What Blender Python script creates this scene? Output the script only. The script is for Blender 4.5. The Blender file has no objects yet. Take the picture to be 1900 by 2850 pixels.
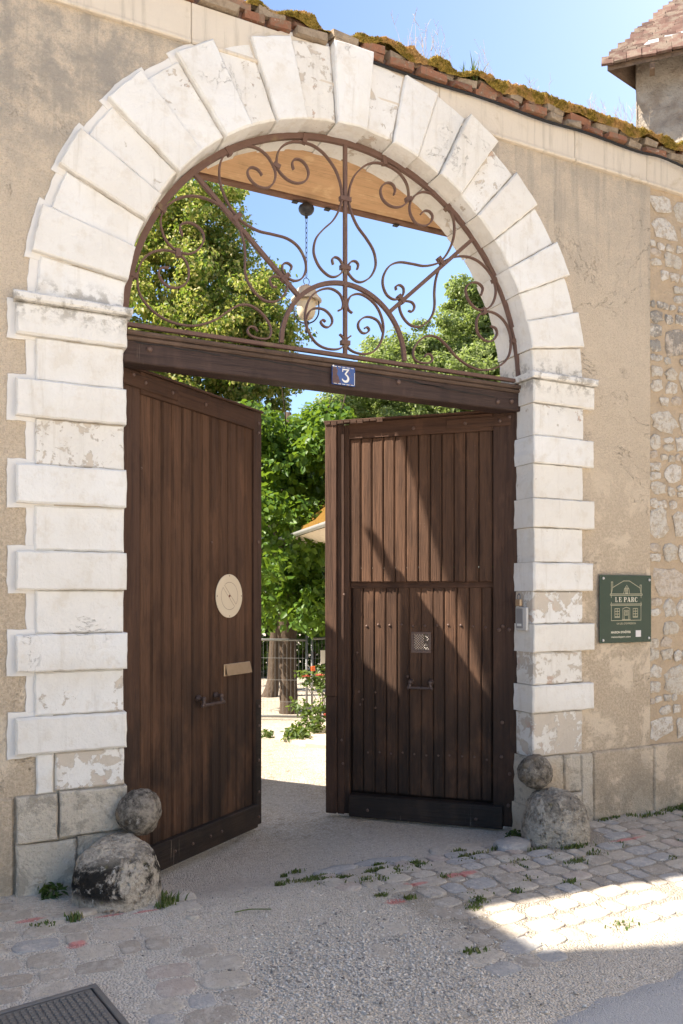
import bpy, bmesh, math, random
import numpy as np
from mathutils import Vector, noise as mnoise
R_ = math.radians
random.seed(7)
RNG = np.random.default_rng(11)
SC = bpy.context.scene
COL = SC.collection

# ------------------------------------------------------------------ camera
cam = bpy.data.objects.new('camera', bpy.data.cameras.new('camera'))
COL.objects.link(cam)
SC.camera = cam
cam.location = (0, -4.39, 1.55)
cam.rotation_euler = (R_(90), 0, R_(-25.8))
cam.data.sensor_fit = 'VERTICAL'
cam.data.sensor_height = 36
cam.data.lens = 2200 / 2850 * 36
cam.data.shift_y = 230 / 2850
cam.data.clip_start = 0.05
cam.data.clip_end = 3000

# ------------------------------------------------------------------ sky and sun
SUN = Vector((1.0, -0.25, -1.15))            # direction the light travels
EL = math.atan2(1.15, math.hypot(1.0, 0.25))
AZ = math.atan2(1.0, 0.25)
W = bpy.data.worlds.new('World')
SC.world = W
W.use_nodes = True
wn = W.node_tree
sky = wn.nodes.new('ShaderNodeTexSky')
sky.sky_type = 'NISHITA'
sky.sun_disc = False
sky.sun_elevation = EL
sky.sun_rotation = AZ
sky.altitude = 100
sky.air_density = 1.0
sky.dust_density = 0.85
sky.ozone_density = 4.5
bg = wn.nodes['Background']
wn.links.new(sky.outputs[0], bg.inputs[0])
bg.inputs[1].default_value = 0.078
sl = bpy.data.lights.new('sun', 'SUN')
sl.energy = 4.6
sl.angle = R_(0.6)
sl.color = (1.0, 0.93, 0.82)
so = bpy.data.objects.new('sun', sl)
COL.objects.link(so)
so.location = (-12, 5, 14)
so.rotation_euler = SUN.to_track_quat('-Z', 'Y').to_euler()
vs = SC.view_settings
SC.display_settings.display_device = 'sRGB'
vs.view_transform = 'Standard'
vs.look = 'None'
vs.gamma = 1
vs.exposure = 1.68
vs.use_curve_mapping = False
vs.use_white_balance = True
vs.white_balance_temperature = 6650
vs.white_balance_tint = 10
SC.cycles.max_bounces = 8
SC.cycles.diffuse_bounces = 4
SC.cycles.glossy_bounces = 2

# ------------------------------------------------------------------ mesh helpers
OFF = {}

def link(o, parent):
    COL.objects.link(o)
    if parent is not None:
        o.parent = parent
    return o

def tag(o, label=None, cat=None, group=None, kind=None):
    if label: o['label'] = label
    if cat: o['category'] = cat
    if group: o['group'] = group
    if kind: o['kind'] = kind
    return o

def thing(name, loc, label, cat, group=None, rz=0.0):
    o = bpy.data.objects.new(name, None)
    o.empty_display_size = 0.1
    o.location = loc
    o.rotation_euler = (0, 0, rz)
    COL.objects.link(o)
    OFF[o] = Vector(loc) if rz == 0 else Vector((0, 0, 0))
    return tag(o, label, cat, group)

class MB:
    def __init__(s):
        s.v = []; s.f = []
    def add(s, vs_, fs):
        b = len(s.v)
        s.v += [tuple(p) for p in vs_]
        s.f += [tuple(b + i for i in f) for f in fs]
        return s
    def box(s, x0, x1, y0, y1, z0, z1, b=0.003):
        hx, hy, hz = (x1 - x0) / 2, (y1 - y0) / 2, (z1 - z0) / 2
        cx, cy, cz = (x0 + x1) / 2, (y0 + y1) / 2, (z0 + z1) / 2
        b = min(b, hx * .8, hy * .8, hz * .8)
        idx = {}; V = []
        for sx in (-1, 1):
            for sy in (-1, 1):
                for sz in (-1, 1):
                    for a in range(3):
                        e = [hx - b, hy - b, hz - b]
                        e[a] += b
                        idx[(sx, sy, sz, a)] = len(V)
                        V.append((cx + sx * e[0], cy + sy * e[1], cz + sz * e[2]))
        F = []
        for a in range(3):
            o = [i for i in range(3) if i != a]
            for sg in (-1, 1):
                q = []
                for p, r in ((-1, -1), (1, -1), (1, 1), (-1, 1)):
                    k = [0, 0, 0]; k[a] = sg; k[o[0]] = p; k[o[1]] = r
                    q.append(idx[(*k, a)])
                F.append(q)
            for p in (-1, 1):
                for r in (-1, 1):
                    q = []
                    for sg, aa in ((-1, o[0]), (1, o[0]), (1, o[1]), (-1, o[1])):
                        k = [0, 0, 0]; k[a] = sg; k[o[0]] = p; k[o[1]] = r
                        q.append(idx[(*k, aa)])
                    F.append(q)
        for sx in (-1, 1):
            for sy in (-1, 1):
                for sz in (-1, 1):
                    F.append([idx[(sx, sy, sz, a)] for a in range(3)])
        return s.add(V, F)
    def prism(s, pts, y0, y1, bev=0.006, tilt=(0, 0)):
        """outline in x,z extruded from front y0 (chamfered) to back y1"""
        n = len(pts)
        cx = sum(p[0] for p in pts) / n; cz = sum(p[1] for p in pts) / n
        area = sum(pts[i][0] * pts[(i + 1) % n][1] - pts[(i + 1) % n][0] * pts[i][1] for i in range(n))
        sg = 1 if area > 0 else -1
        ins = []
        for i in range(n):
            a, p, c = pts[i - 1], pts[i], pts[(i + 1) % n]
            n1 = Vector((-(p[1] - a[1]), p[0] - a[0])); n2 = Vector((-(c[1] - p[1]), c[0] - p[0]))
            n1.normalize(); n2.normalize()
            m = n1 + n2
            if m.length < 1e-6: m = n1
            m.normalize()
            k = max(0.5, m.dot(n1))
            ins.append((p[0] + sg * m.x * bev / k, p[1] + sg * m.y * bev / k))
        fy = lambda p: tilt[0] * (p[0] - cx) + tilt[1] * (p[1] - cz)
        V = [(p[0], y1, p[1]) for p in pts] + [(p[0], y0 + bev + fy(p), p[1]) for p in pts] + [(p[0], y0 + fy(p), p[1]) for p in ins]
        F = [tuple(range(n))[::-1], tuple(2 * n + i for i in range(n))]
        for r in range(2):
            for i in range(n):
                j = (i + 1) % n
                F.append((r * n + i, r * n + j, (r + 1) * n + j, (r + 1) * n + i))
        return s.add(V, F)
    def tube(s, path, r, seg=8, caps=True):
        P = [Vector(p) for p in path]; n = len(P)
        rr = r if hasattr(r, '__len__') else [r] * n
        ref = Vector((0, 0, 1)); V = []; F = []; prev = None
        for i in range(n):
            t = (P[min(i + 1, n - 1)] - P[max(i - 1, 0)])
            if t.length < 1e-9: t = Vector((0, 0, 1))
            t.normalize()
            if prev is None:
                a = t.cross(ref if abs(t.dot(ref)) < .9 else Vector((1, 0, 0)))
            else:
                a = prev - t * prev.dot(t)
            a.normalize(); prev = a
            b = t.cross(a)
            for k in range(seg):
                g = 2 * math.pi * k / seg
                V.append(P[i] + (a * math.cos(g) + b * math.sin(g)) * rr[i])
        for i in range(n - 1):
            for k in range(seg):
                j = (k + 1) % seg
                F.append((i * seg + k, i * seg + j, (i + 1) * seg + j, (i + 1) * seg + k))
        if caps:
            F.append(tuple(range(seg))[::-1]); F.append(tuple((n - 1) * seg + k for k in range(seg)))
        return s.add(V, F)
    def strap(s, path, y, w, th):
        """flat iron bar bent in the x,z plane, standing on edge at depth y"""
        n = len(path); V = []; F = []
        for i in range(n):
            a = path[max(i - 1, 0)]; c = path[min(i + 1, n - 1)]
            t = Vector((c[0] - a[0], c[1] - a[1])); t.normalize()
            nx, nz = -t.y, t.x
            k = th / 2
            for sx, sy in ((-1, -1), (1, -1), (1, 1), (-1, 1)):
                V.append((path[i][0] + nx * k * sx, y + sy * w / 2, path[i][1] + nz * k * sx))
        for i in range(n - 1):
            for k in range(4):
                j = (k + 1) % 4
                F.append((i * 4 + k, i * 4 + j, (i + 1) * 4 + j, (i + 1) * 4 + k))
        F.append((0, 1, 2, 3)); F.append(tuple((n - 1) * 4 + k for k in (3, 2, 1, 0)))
        return s.add(V, F)
    def lathe(s, prof, c, seg=24, axis='z'):
        V = []; F = []; n = len(prof)
        for r, h in prof:
            for k in range(seg):
                g = 2 * math.pi * k / seg
                if axis == 'z': V.append((c[0] + r * math.cos(g), c[1] + r * math.sin(g), c[2] + h))
                elif axis == 'y': V.append((c[0] + r * math.cos(g), c[1] + h, c[2] + r * math.sin(g)))
                else: V.append((c[0] + h, c[1] + r * math.cos(g), c[2] + r * math.sin(g)))
        for i in range(n - 1):
            for k in range(seg):
                j = (k + 1) % seg
                F.append((i * seg + k, i * seg + j, (i + 1) * seg + j, (i + 1) * seg + k))
        F.append(tuple(range(seg))[::-1]); F.append(tuple((n - 1) * seg + k for k in range(seg)))
        return s.add(V, F)
    def jitter(s, amp, freq=9.0, seed=0.0):
        o = Vector((seed * 3.1, seed * 1.7, seed * 2.3))
        s.v = [tuple(Vector(p) + mnoise.noise_vector(Vector(p) * freq + o) * amp) for p in s.v]
        return s
    def mesh(s, name, off=Vector((0, 0, 0)), smooth=False):
        m = bpy.data.meshes.new(name)
        m.from_pydata([tuple(Vector(p) - off) for p in s.v], [], s.f)
        b = bmesh.new(); b.from_mesh(m)
        bmesh.ops.recalc_face_normals(b, faces=b.faces)
        b.to_mesh(m); b.free()
        if smooth:
            m.polygons.foreach_set('use_smooth', [True] * len(m.polygons))
        return m
    def build(s, name, mat, parent=None, smooth=False, color=None):
        off = OFF.get(parent, Vector((0, 0, 0)))
        m = s.mesh(name, off, smooth)
        m.materials.append(mat)
        o = bpy.data.objects.new(name, m)
        link(o, parent); OFF[o] = off
        if color: o.color = color
        return o

def inst(name, mesh, parent, loc, rot=(0, 0, 0), sc=(1, 1, 1), color=None):
    o = bpy.data.objects.new(name, mesh)
    o.location = Vector(loc) - OFF.get(parent, Vector((0, 0, 0)))
    o.rotation_euler = rot; o.scale = sc
    if color: o.color = color
    return link(o, parent)

def np_mesh(name, V, F, mat, parent=None, smooth=False):
    m = bpy.data.meshes.new(name)
    V = np.asarray(V, dtype=np.float32); F = np.asarray(F, dtype=np.int32)
    off = OFF.get(parent, Vector((0, 0, 0)))
    V = V - np.array(off, dtype=np.float32)
    k = F.shape[1]
    m.vertices.add(len(V)); m.vertices.foreach_set('co', V.ravel())
    m.loops.add(F.size); m.loops.foreach_set('vertex_index', F.ravel())
    m.polygons.add(len(F))
    m.polygons.foreach_set('loop_start', np.arange(0, F.size, k, dtype=np.int32))
    if smooth: m.polygons.foreach_set('use_smooth', np.ones(len(F), dtype=bool))
    m.update(calc_edges=True); m.validate()
    m.materials.append(mat)
    o = bpy.data.objects.new(name, m)
    link(o, parent); OFF[o] = off
    return o

def spline(pts, k=6):
    P = [Vector((*p, 0)) if len(p) == 2 else Vector(p) for p in pts]
    Q = []
    for i in range(len(P) - 1):
        a = P[max(i - 1, 0)]; b = P[i]; c = P[i + 1]; d = P[min(i + 2, len(P) - 1)]
        for j in range(k):
            t = j / k
            Q.append(0.5 * ((2 * b) + (c - a) * t + (2 * a - 5 * b + 4 * c - d) * t * t + (3 * b - a - 3 * c + d) * t ** 3))
    Q.append(P[-1])
    return [tuple(q[:2]) for q in Q] if len(pts[0]) == 2 else [tuple(q) for q in Q]

def rough_outline(pts, step=0.05, amp=0.004, freq=14.0, seed=0.0):
    out = []
    n = len(pts)
    for i in range(n):
        a, b = Vector(pts[i]), Vector(pts[(i + 1) % n])
        m = max(1, int((b - a).length / step))
        for j in range(m):
            p = a.lerp(b, j / m)
            w = mnoise.noise_vector(Vector((p.x * freq, p.y * freq, seed)))
            out.append((p.x + w.x * amp, p.y + w.y * amp))
    return out

# ------------------------------------------------------------------ material helpers
def nd(nt, t, ins=None, **p):
    n = nt.nodes.new(t)
    for k, v in p.items(): setattr(n, k, v)
    for k, v in (ins or {}).items():
        if isinstance(v, bpy.types.NodeSocket): nt.links.new(v, n.inputs[k])
        else: n.inputs[k].default_value = v
    return n
def rgb(c): return (c[0], c[1], c[2], 1.0)
def mixc(nt, f, a, b, mode='MIX'):
    n = nd(nt, 'ShaderNodeMix', data_type='RGBA', blend_type=mode)
    for i, v in ((0, f), (6, a), (7, b)):
        if isinstance(v, bpy.types.NodeSocket): nt.links.new(v, n.inputs[i])
        else: n.inputs[i].default_value = v if i == 0 else rgb(v)
    return n.outputs[2]
def mth(nt, op, a, b=0.0, c=None, clamp=False):
    n = nd(nt, 'ShaderNodeMath', {0: a, 1: b}, operation=op, use_clamp=clamp)
    if c is not None:
        if isinstance(c, bpy.types.NodeSocket): nt.links.new(c, n.inputs[2])
        else: n.inputs[2].default_value = c
    return n.outputs[0]
def noi(nt, vec, sc, det=4.0, ro=0.55, dist=0.0):
    det = min(det, max(1.5, math.log2(600.0 / sc)))      # nothing finer than a couple of millimetres
    return nd(nt, 'ShaderNodeTexNoise', {'Vector': vec, 'Scale': sc, 'Detail': det, 'Roughness': ro, 'Distortion': dist}).outputs['Fac']
def step(nt, f, a, b):
    return nd(nt, 'ShaderNodeMapRange', {0: f, 1: a, 2: b, 3: 0.0, 4: 1.0}, clamp=True, interpolation_type='SMOOTHSTEP').outputs[0]
def wpos(nt): return nd(nt, 'ShaderNodeNewGeometry').outputs['Position']
def sep(nt, v):
    n = nd(nt, 'ShaderNodeSeparateXYZ', {0: v}); return n.outputs
def scl(nt, v, s):
    return nd(nt, 'ShaderNodeVectorMath', {0: v, 1: s}, operation='MULTIPLY').outputs[0]
def orand(nt): return nd(nt, 'ShaderNodeObjectInfo').outputs['Random']
def bump(nt, h, st=0.5, d=0.01, nrm=None):
    i = {'Height': h, 'Strength': st, 'Distance': d}
    if nrm is not None: i['Normal'] = nrm
    return nd(nt, 'ShaderNodeBump', i).outputs[0]
def mat(name, fn, rough=0.85, spec=0.3, metal=0.0):
    m = bpy.data.materials.new(name); m.use_nodes = True
    nt = m.node_tree
    bs = nt.nodes['Principled BSDF']
    bs.inputs['Roughness'].default_value = rough
    bs.inputs['Specular IOR Level'].default_value = spec
    bs.inputs['Metallic'].default_value = metal
    r = fn(nt, bs)
    if r is not None:
        c, nrm = r if isinstance(r, tuple) and len(r) == 2 else (r, None)
        if isinstance(c, bpy.types.NodeSocket): nt.links.new(c, bs.inputs['Base Color'])
        else: bs.inputs['Base Color'].default_value = rgb(c)
        if nrm is not None: nt.links.new(nrm, bs.inputs['Normal'])
    return m

def f_paint(nt, bs):
    p = wpos(nt)
    oi = nd(nt, 'ShaderNodeObjectInfo'); rnd = oi.outputs['Random']
    n1 = noi(nt, p, 2.3, 7, .6); n2 = noi(nt, p, 9, 8, .68)
    c = mixc(nt, rnd, (.84, .82, .785), (.80, .755, .685))
    c = mixc(nt, step(nt, n1, .40, .70), c, (.76, .715, .645))
    c = mixc(nt, mth(nt, 'MULTIPLY', step(nt, n2, .50, .66), .40), c, (.66, .585, .48))
    st = noi(nt, scl(nt, p, (10, 10, .8)), 1.7, 6, .65)
    c = mixc(nt, mth(nt, 'MULTIPLY', step(nt, st, .54, .74), .42), c, (.55, .49, .40))
    # dark grime collecting on the impost ledges
    z = sep(nt, p)[2]
    led = mth(nt, 'MULTIPLY', step(nt, z, 2.93, 3.05), mth(nt, 'SUBTRACT', 1.0, step(nt, z, 3.14, 3.25)))
    c = mixc(nt, mth(nt, 'MULTIPLY', mth(nt, 'MULTIPLY', led, step(nt, noi(nt, p, 13, 8, .72), .46, .60)), .6), c, (.24, .21, .17))
    big = noi(nt, p, 2.6, 2)
    fl = noi(nt, p, 15, 10, .68, .35)
    k = mth(nt, 'ADD', mth(nt, 'MULTIPLY', big, .55), mth(nt, 'MULTIPLY', fl, .75))
    thr = mth(nt, 'SUBTRACT', .945, mth(nt, 'MULTIPLY', oi.outputs['Alpha'], .33))
    d = mth(nt, 'SUBTRACT', k, thr)
    mask = step(nt, d, 0.0, .010)
    stone = mixc(nt, noi(nt, p, 26, 7, .7), (.54, .465, .385), (.68, .60, .50))
    red = step(nt, noi(nt, p, 6.5, 4), .58, .66)
    stone = mixc(nt, mth(nt, 'MULTIPLY', red, .5), stone, (.56, .35, .26))
    c = mixc(nt, mask, c, stone)
    rim = mth(nt, 'MULTIPLY', mth(nt, 'SUBTRACT', 1.0, step(nt, mth(nt, 'ABSOLUTE', d), .0, .007)), .45)
    c = mixc(nt, rim, c, (.34, .28, .22))
    crk = mth(nt, 'ABSOLUTE', mth(nt, 'SUBTRACT', noi(nt, p, 3.4, 9, .66, .7), .5))
    cm = mth(nt, 'MULTIPLY', mth(nt, 'SUBTRACT', 1.0, step(nt, crk, .0, .004)), step(nt, noi(nt, p, 1.9, 2), .60, .66))
    c = mixc(nt, mth(nt, 'MULTIPLY', cm, .7), c, (.25, .21, .17))
    h = mth(nt, 'ADD', mth(nt, 'MULTIPLY', mask, -.30), mth(nt, 'MULTIPLY', noi(nt, p, 45, 7, .7), .30))
    h = mth(nt, 'ADD', h, mth(nt, 'MULTIPLY', noi(nt, p, 6, 5, .6), 1.1))
    h = mth(nt, 'SUBTRACT', h, mth(nt, 'MULTIPLY', cm, .5))
    return c, bump(nt, h, .7, .020)
M_paint = mat('limewashed_stone', f_paint, .8, .25)

def f_bare(nt, bs):
    p = wpos(nt)
    c = mixc(nt, noi(nt, p, 6, 8, .7), (.60, .52, .41), (.78, .70, .58))
    c = mixc(nt, mth(nt, 'MULTIPLY', step(nt, noi(nt, p, 6, 9, .75, .4), .52, .60), .50), c, (.26, .22, .17))
    c = mixc(nt, mth(nt, 'MULTIPLY', step(nt, noi(nt, p, 38, 6, .75), .54, .64), .45), c, (.42, .35, .27))
    c = mixc(nt, mth(nt, 'MULTIPLY', step(nt, noi(nt, p, 2.2, 3), .54, .68), .5), c, (.58, .42, .26))
    wh = step(nt, noi(nt, p, 9, 8, .7, .4), .60, .63)
    c = mixc(nt, mth(nt, 'MULTIPLY', wh, .6), c, (.76, .70, .62))
    h = mth(nt, 'ADD', noi(nt, p, 16, 8, .75), mth(nt, 'MULTIPLY', noi(nt, p, 70, 5, .75), .5))
    return c, bump(nt, h, 1.0, .03)
M_bare = mat('weathered_limestone', f_bare, .9, .2)

def f_dark(nt, bs):
    p = wpos(nt)
    c = mixc(nt, noi(nt, p, 7, 7, .65), (.72, .63, .51), (.48, .415, .335))
    c = mixc(nt, mth(nt, 'MULTIPLY', step(nt, noi(nt, p, 26, 7, .75), .46, .60), .55), c, (.24, .205, .165))
    blk = step(nt, noi(nt, p, 4.6, 9, .72, .5), .46, .545)
    low = sep(nt, p)[2]
    band = mth(nt, 'MULTIPLY', step(nt, low, .0, .06), mth(nt, 'SUBTRACT', 1.0, mth(nt, 'MULTIPLY', step(nt, low, .17, .24), .55)))
    c = mixc(nt, mth(nt, 'MULTIPLY', mth(nt, 'MULTIPLY', blk, band), nd(nt, 'ShaderNodeObjectInfo').outputs['Alpha']), c, (.040, .035, .030))
    c = mixc(nt, mth(nt, 'MULTIPLY', step(nt, noi(nt, p, 22, 8, .75), .58, .64), .75), c, (.66, .60, .52))
    c = mixc(nt, mth(nt, 'MULTIPLY', step(nt, noi(nt, p, 9, 5), .62, .70), .4), c, (.20, .17, .05))
    pit = nd(nt, 'ShaderNodeTexVoronoi', {'Vector': p, 'Scale': 30.0}).outputs['Distance']
    h = mth(nt, 'ADD', mth(nt, 'MULTIPLY', step(nt, pit, .0, .4), .7), mth(nt, 'MULTIPLY', noi(nt, p, 24, 8, .75), 1.3))
    return c, bump(nt, h, 1.0, .035)
M_dark = mat('lichened_guard_stone', f_dark, .95, .15)

def f_ball(nt, bs):
    p = wpos(nt)
    c = mixc(nt, step(nt, noi(nt, p, 16, 9, .78), .34, .66), (.065, .056, .046), (.36, .31, .25))
    c = mixc(nt, mth(nt, 'MULTIPLY', step(nt, noi(nt, p, 30, 5, .7), .60, .70), .6), c, (.55, .50, .43))
    c = mixc(nt, mth(nt, 'MULTIPLY', step(nt, noi(nt, p, 6, 4), .56, .66), .45), c, (.32, .22, .12))
    return c, bump(nt, noi(nt, p, 40, 8, .75), 1.0, .022)
M_ball = mat('grey_stone_ball', f_ball, .95, .15)

def f_plaster(nt, bs):
    p = wpos(nt); s = sep(nt, p)
    g = noi(nt, p, 120, 3, .75); g2 = noi(nt, p, 55, 4, .7)
    c = mixc(nt, noi(nt, p, 1.6, 7, .62), (.61, .50, .375), (.73, .61, .475))
    c = mixc(nt, mth(nt, 'MULTIPLY', step(nt, g, .46, .64), .42), c, (.42, .32, .22))
    c = mixc(nt, mth(nt, 'MULTIPLY', step(nt, g2, .54, .66), .35), c, (.78, .66, .51))
    # grey weathering under the cornice, strongest at the left
    lf = step(nt, s[0], 2.4, .6)
    up = mth(nt, 'MULTIPLY', step(nt, s[2], 3.2, 4.5), mth(nt, 'ADD', .35, mth(nt, 'MULTIPLY', lf, .65)))
    topb = mth(nt, 'MULTIPLY', step(nt, s[2], 4.45, 4.66), .55)
    gm = mth(nt, 'MULTIPLY', mth(nt, 'MAXIMUM', up, topb), step(nt, noi(nt, p, 5.0, 8, .72), .38, .60), clamp=True)
    c = mixc(nt, mth(nt, 'MULTIPLY', gm, .80), c, (.33, .30, .26))
    # lighter worn blotches lower down
    pa = mth(nt, 'MULTIPLY', step(nt, noi(nt, p, 3.4, 9, .70, .4), .50, .57), .8)
    low = mth(nt, 'SUBTRACT', 1.0, step(nt, s[2], 1.4, 3.4))
    c = mixc(nt, mth(nt, 'MULTIPLY', low, .5), c, mixc(nt, step(nt, g2, .40, .60), (.40, .305, .205), (.60, .475, .34)))
    c = mixc(nt, mth(nt, 'MULTIPLY', pa, low), c, (.78, .65, .495))
    dk = mth(nt, 'MULTIPLY', mth(nt, 'SUBTRACT', 1.0, step(nt, s[2], .05, .55)), step(nt, noi(nt, p, 4, 7, .7), .35, .60))
    c = mixc(nt, mth(nt, 'MULTIPLY', dk, .45), c, (.26, .23, .18))
    ck = mth(nt, 'ABSOLUTE', mth(nt, 'SUBTRACT', noi(nt, p, 1.7, 8, .62, .6), .5))
    ckm = mth(nt, 'MULTIPLY', mth(nt, 'SUBTRACT', 1.0, step(nt, ck, .0, .0022)), step(nt, noi(nt, p, .9, 2), .50, .58))
    c = mixc(nt, mth(nt, 'MULTIPLY', ckm, .6), c, (.25, .195, .135))
    run = noi(nt, scl(nt, p, (7, 7, .45)), 2.2, 6, .65)
    rm = mth(nt, 'MULTIPLY', mth(nt, 'MULTIPLY', step(nt, run, .50, .66), step(nt, s[2], 3.0, 4.7)), .45)
    c = mixc(nt, rm, c, (.36, .315, .26))
    h = mth(nt, 'SUBTRACT', mth(nt, 'ADD', mth(nt, 'MULTIPLY', g, .8), g2), mth(nt, 'MULTIPLY', ckm, .8))
    return c, bump(nt, h, .9, .012)
M_plaster = mat('tan_roughcast_plaster', f_plaster, .95, .15)

def f_cornice(nt, bs):
    p = wpos(nt)
    c = mixc(nt, noi(nt, p, 2.6, 5), (.74, .655, .54), (.66, .56, .44))
    c = mixc(nt, mth(nt, 'MULTIPLY', step(nt, noi(nt, p, 5, 6, .65, .5), .58, .72), .5), c, (.46, .36, .22))
    dr = noi(nt, scl(nt, p, (9, 9, .6)), 2.4, 6, .65)
    c = mixc(nt, mth(nt, 'MULTIPLY', step(nt, dr, .50, .68), .45), c, (.42, .36, .28))
    h = mth(nt, 'ADD', noi(nt, p, 9, 5), mth(nt, 'MULTIPLY', noi(nt, p, 60, 4), .3))
    return c, bump(nt, h, .5, .014)
M_cornice = mat('cream_cornice_render', f_cornice, .9, .2)

def f_mortar(nt, bs):
    p = wpos(nt)
    c = mixc(nt, noi(nt, p, 9, 8, .7), (.46, .34, .225), (.64, .51, .37))
    c = mixc(nt, mth(nt, 'MULTIPLY', step(nt, noi(nt, p, 2.4, 5), .55, .7), .5), c, (.36, .29, .22))
    return c, bump(nt, noi(nt, p, 40, 7, .7), .9, .018)
M_mortar = mat('rubble_mortar', f_mortar, .95, .15)

def f_rubble(nt, bs):
    p = wpos(nt); r = orand(nt); s = sep(nt, p)
    c = mixc(nt, r, (.70, .63, .53), (.86, .80, .72))
    c = mixc(nt, mth(nt, 'MULTIPLY', step(nt, r, .88, .92), .5), c, (.52, .38, .26))
    c = mixc(nt, mth(nt, 'MULTIPLY', step(nt, noi(nt, p, 20, 8, .75), .47, .58), .65), c, (.52, .40, .275))
    hi = mth(nt, 'MULTIPLY', step(nt, s[2], 3.25, 3.5), mth(nt, 'SUBTRACT', 1.0, step(nt, s[2], 3.75, 4.0)))
    c = mixc(nt, mth(nt, 'MULTIPLY', mth(nt, 'MULTIPLY', hi, step(nt, noi(nt, p, 12, 8, .75), .42, .52)), .7), c, (.25, .23, .21))
    return c, bump(nt, noi(nt, p, 34, 8, .75), 1.0, .03)
M_rubble = mat('rubble_limestone', f_rubble, .92, .15)

def wood(name, c0, c1, dark, rough=.62, lowdark=True, axis='z', grain=1.0):
    def f(nt, bs):
        tc = nd(nt, 'ShaderNodeTexCoord').outputs['Object']
        r = orand(nt)
        off = nd(nt, 'ShaderNodeCombineXYZ', {0: mth(nt, 'MULTIPLY', r, 17.0), 1: mth(nt, 'MULTIPLY', r, 9.0), 2: mth(nt, 'MULTIPLY', r, 5.0)}).outputs[0]
        v = nd(nt, 'ShaderNodeVectorMath', {0: tc, 1: off}, operation='ADD').outputs[0]
        k = {'z': (1, 1, .045), 'x': (.045, 1, 1)}[axis]
        gv = scl(nt, v, k)
        g = noi(nt, gv, 75, 6, .65, .4); g2 = noi(nt, gv, 16, 5, .6, 1.0)
        c = mixc(nt, r, c0, c1)
        c = mixc(nt, mth(nt, 'MULTIPLY', step(nt, g2, .44, .70), .6), c, dark)
        blot = noi(nt, scl(nt, wpos(nt), (1, 1, .35)), 5.5, 6, .65)
        c = mixc(nt, mth(nt, 'MULTIPLY', step(nt, blot, .52, .68), .45), c, tuple(x * .8 for x in dark))
        c = mixc(nt, mth(nt, 'MULTIPLY', step(nt, blot, .46, .34), .30), c, tuple(min(1, x * 1.7) for x in c1))
        c = mixc(nt, mth(nt, 'MULTIPLY', step(nt, g, .5, .75), .5), c, tuple(x * .45 for x in dark))
        p = wpos(nt); s = sep(nt, p)
        worn = mth(nt, 'MULTIPLY', step(nt, noi(nt, scl(nt, p, (1, 1, .3)), 7, 6, .7), .56, .70), .5)
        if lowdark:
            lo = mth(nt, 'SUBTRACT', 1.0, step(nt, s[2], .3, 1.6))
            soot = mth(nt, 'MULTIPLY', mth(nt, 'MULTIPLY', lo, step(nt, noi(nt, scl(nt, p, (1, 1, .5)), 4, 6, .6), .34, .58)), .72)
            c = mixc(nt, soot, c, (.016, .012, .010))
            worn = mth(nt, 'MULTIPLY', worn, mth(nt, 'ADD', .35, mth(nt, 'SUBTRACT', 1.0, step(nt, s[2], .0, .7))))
        sv = noi(nt, scl(nt, p, (1, 1, .05)), 95, 3, .6)
        c = mixc(nt, mth(nt, 'MULTIPLY', mth(nt, 'MULTIPLY', worn, step(nt, sv, .58, .66)), 1.0), c, (.22, .17, .13))
        nt.links.new(mth(nt, 'ADD', rough + .02, mth(nt, 'MULTIPLY', g2, .25)), bs.inputs['Roughness'])
        h = mth(nt, 'ADD', g, mth(nt, 'MULTIPLY', g2, .5))
        return c, bump(nt, h, .8 * grain, .009)
    return mat(name, f, rough, .3)
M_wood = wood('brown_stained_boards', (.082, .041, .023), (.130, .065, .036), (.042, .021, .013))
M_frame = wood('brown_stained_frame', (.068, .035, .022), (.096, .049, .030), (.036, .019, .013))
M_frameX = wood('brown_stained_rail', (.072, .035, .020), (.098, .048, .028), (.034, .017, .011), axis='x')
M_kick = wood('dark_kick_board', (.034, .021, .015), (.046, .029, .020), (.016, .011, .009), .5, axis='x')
M_lintel = wood('dark_lintel_wood', (.060, .036, .029), (.078, .046, .036), (.034, .021, .018), .5, lowdark=False, axis='x')
M_mould = wood('weathered_lintel_moulding', (.115, .075, .055), (.140, .090, .064), (.06, .038, .028), .7, lowdark=False, axis='x')
M_soffit = wood('tan_timber_soffit', (.68, .43, .24), (.72, .46, .27), (.58, .35, .19), .8, lowdark=False, axis='x', grain=.5)
M_beam = wood('old_brown_beam', (.20, .115, .080), (.23, .13, .09), (.11, .06, .045), .8, lowdark=False, axis='x')
M_oldwood = wood('grey_old_timber', (.20, .14, .10), (.24, .17, .12), (.10, .07, .05), .85, lowdark=False, axis='x')

def f_iron(nt, bs):
    p = wpos(nt)
    c = mixc(nt, noi(nt, p, 18, 6, .65), (.115, .062, .046), (.19, .112, .086))
    c = mixc(nt, mth(nt, 'MULTIPLY', step(nt, noi(nt, p, 9, 5), .62, .72), .5), c, (.26, .20, .10))
    return c, bump(nt, noi(nt, p, 120, 5, .7), .6, .003)
M_iron = mat('rust_brown_iron', f_iron, .7, .35)
M_rivet = mat('brown_painted_iron_bolt', lambda nt, bs: (mixc(nt, noi(nt, wpos(nt), 60, 4), (.10, .055, .04), (.15, .09, .065)), None), .5, .5)
M_black = mat('black_iron', lambda nt, bs: (mixc(nt, noi(nt, wpos(nt), 50, 5), (.012, .013, .017), (.05, .05, .055)), bump(nt, noi(nt, wpos(nt), 90, 4), .4, .003)), .5, .5)
M_handle = mat('forged_handle_iron', lambda nt, bs: (mixc(nt, noi(nt, wpos(nt), 40, 5), (.045, .030, .026), (.12, .075, .06)), bump(nt, noi(nt, wpos(nt), 90, 4), .5, .003)), .48, .5)
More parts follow.
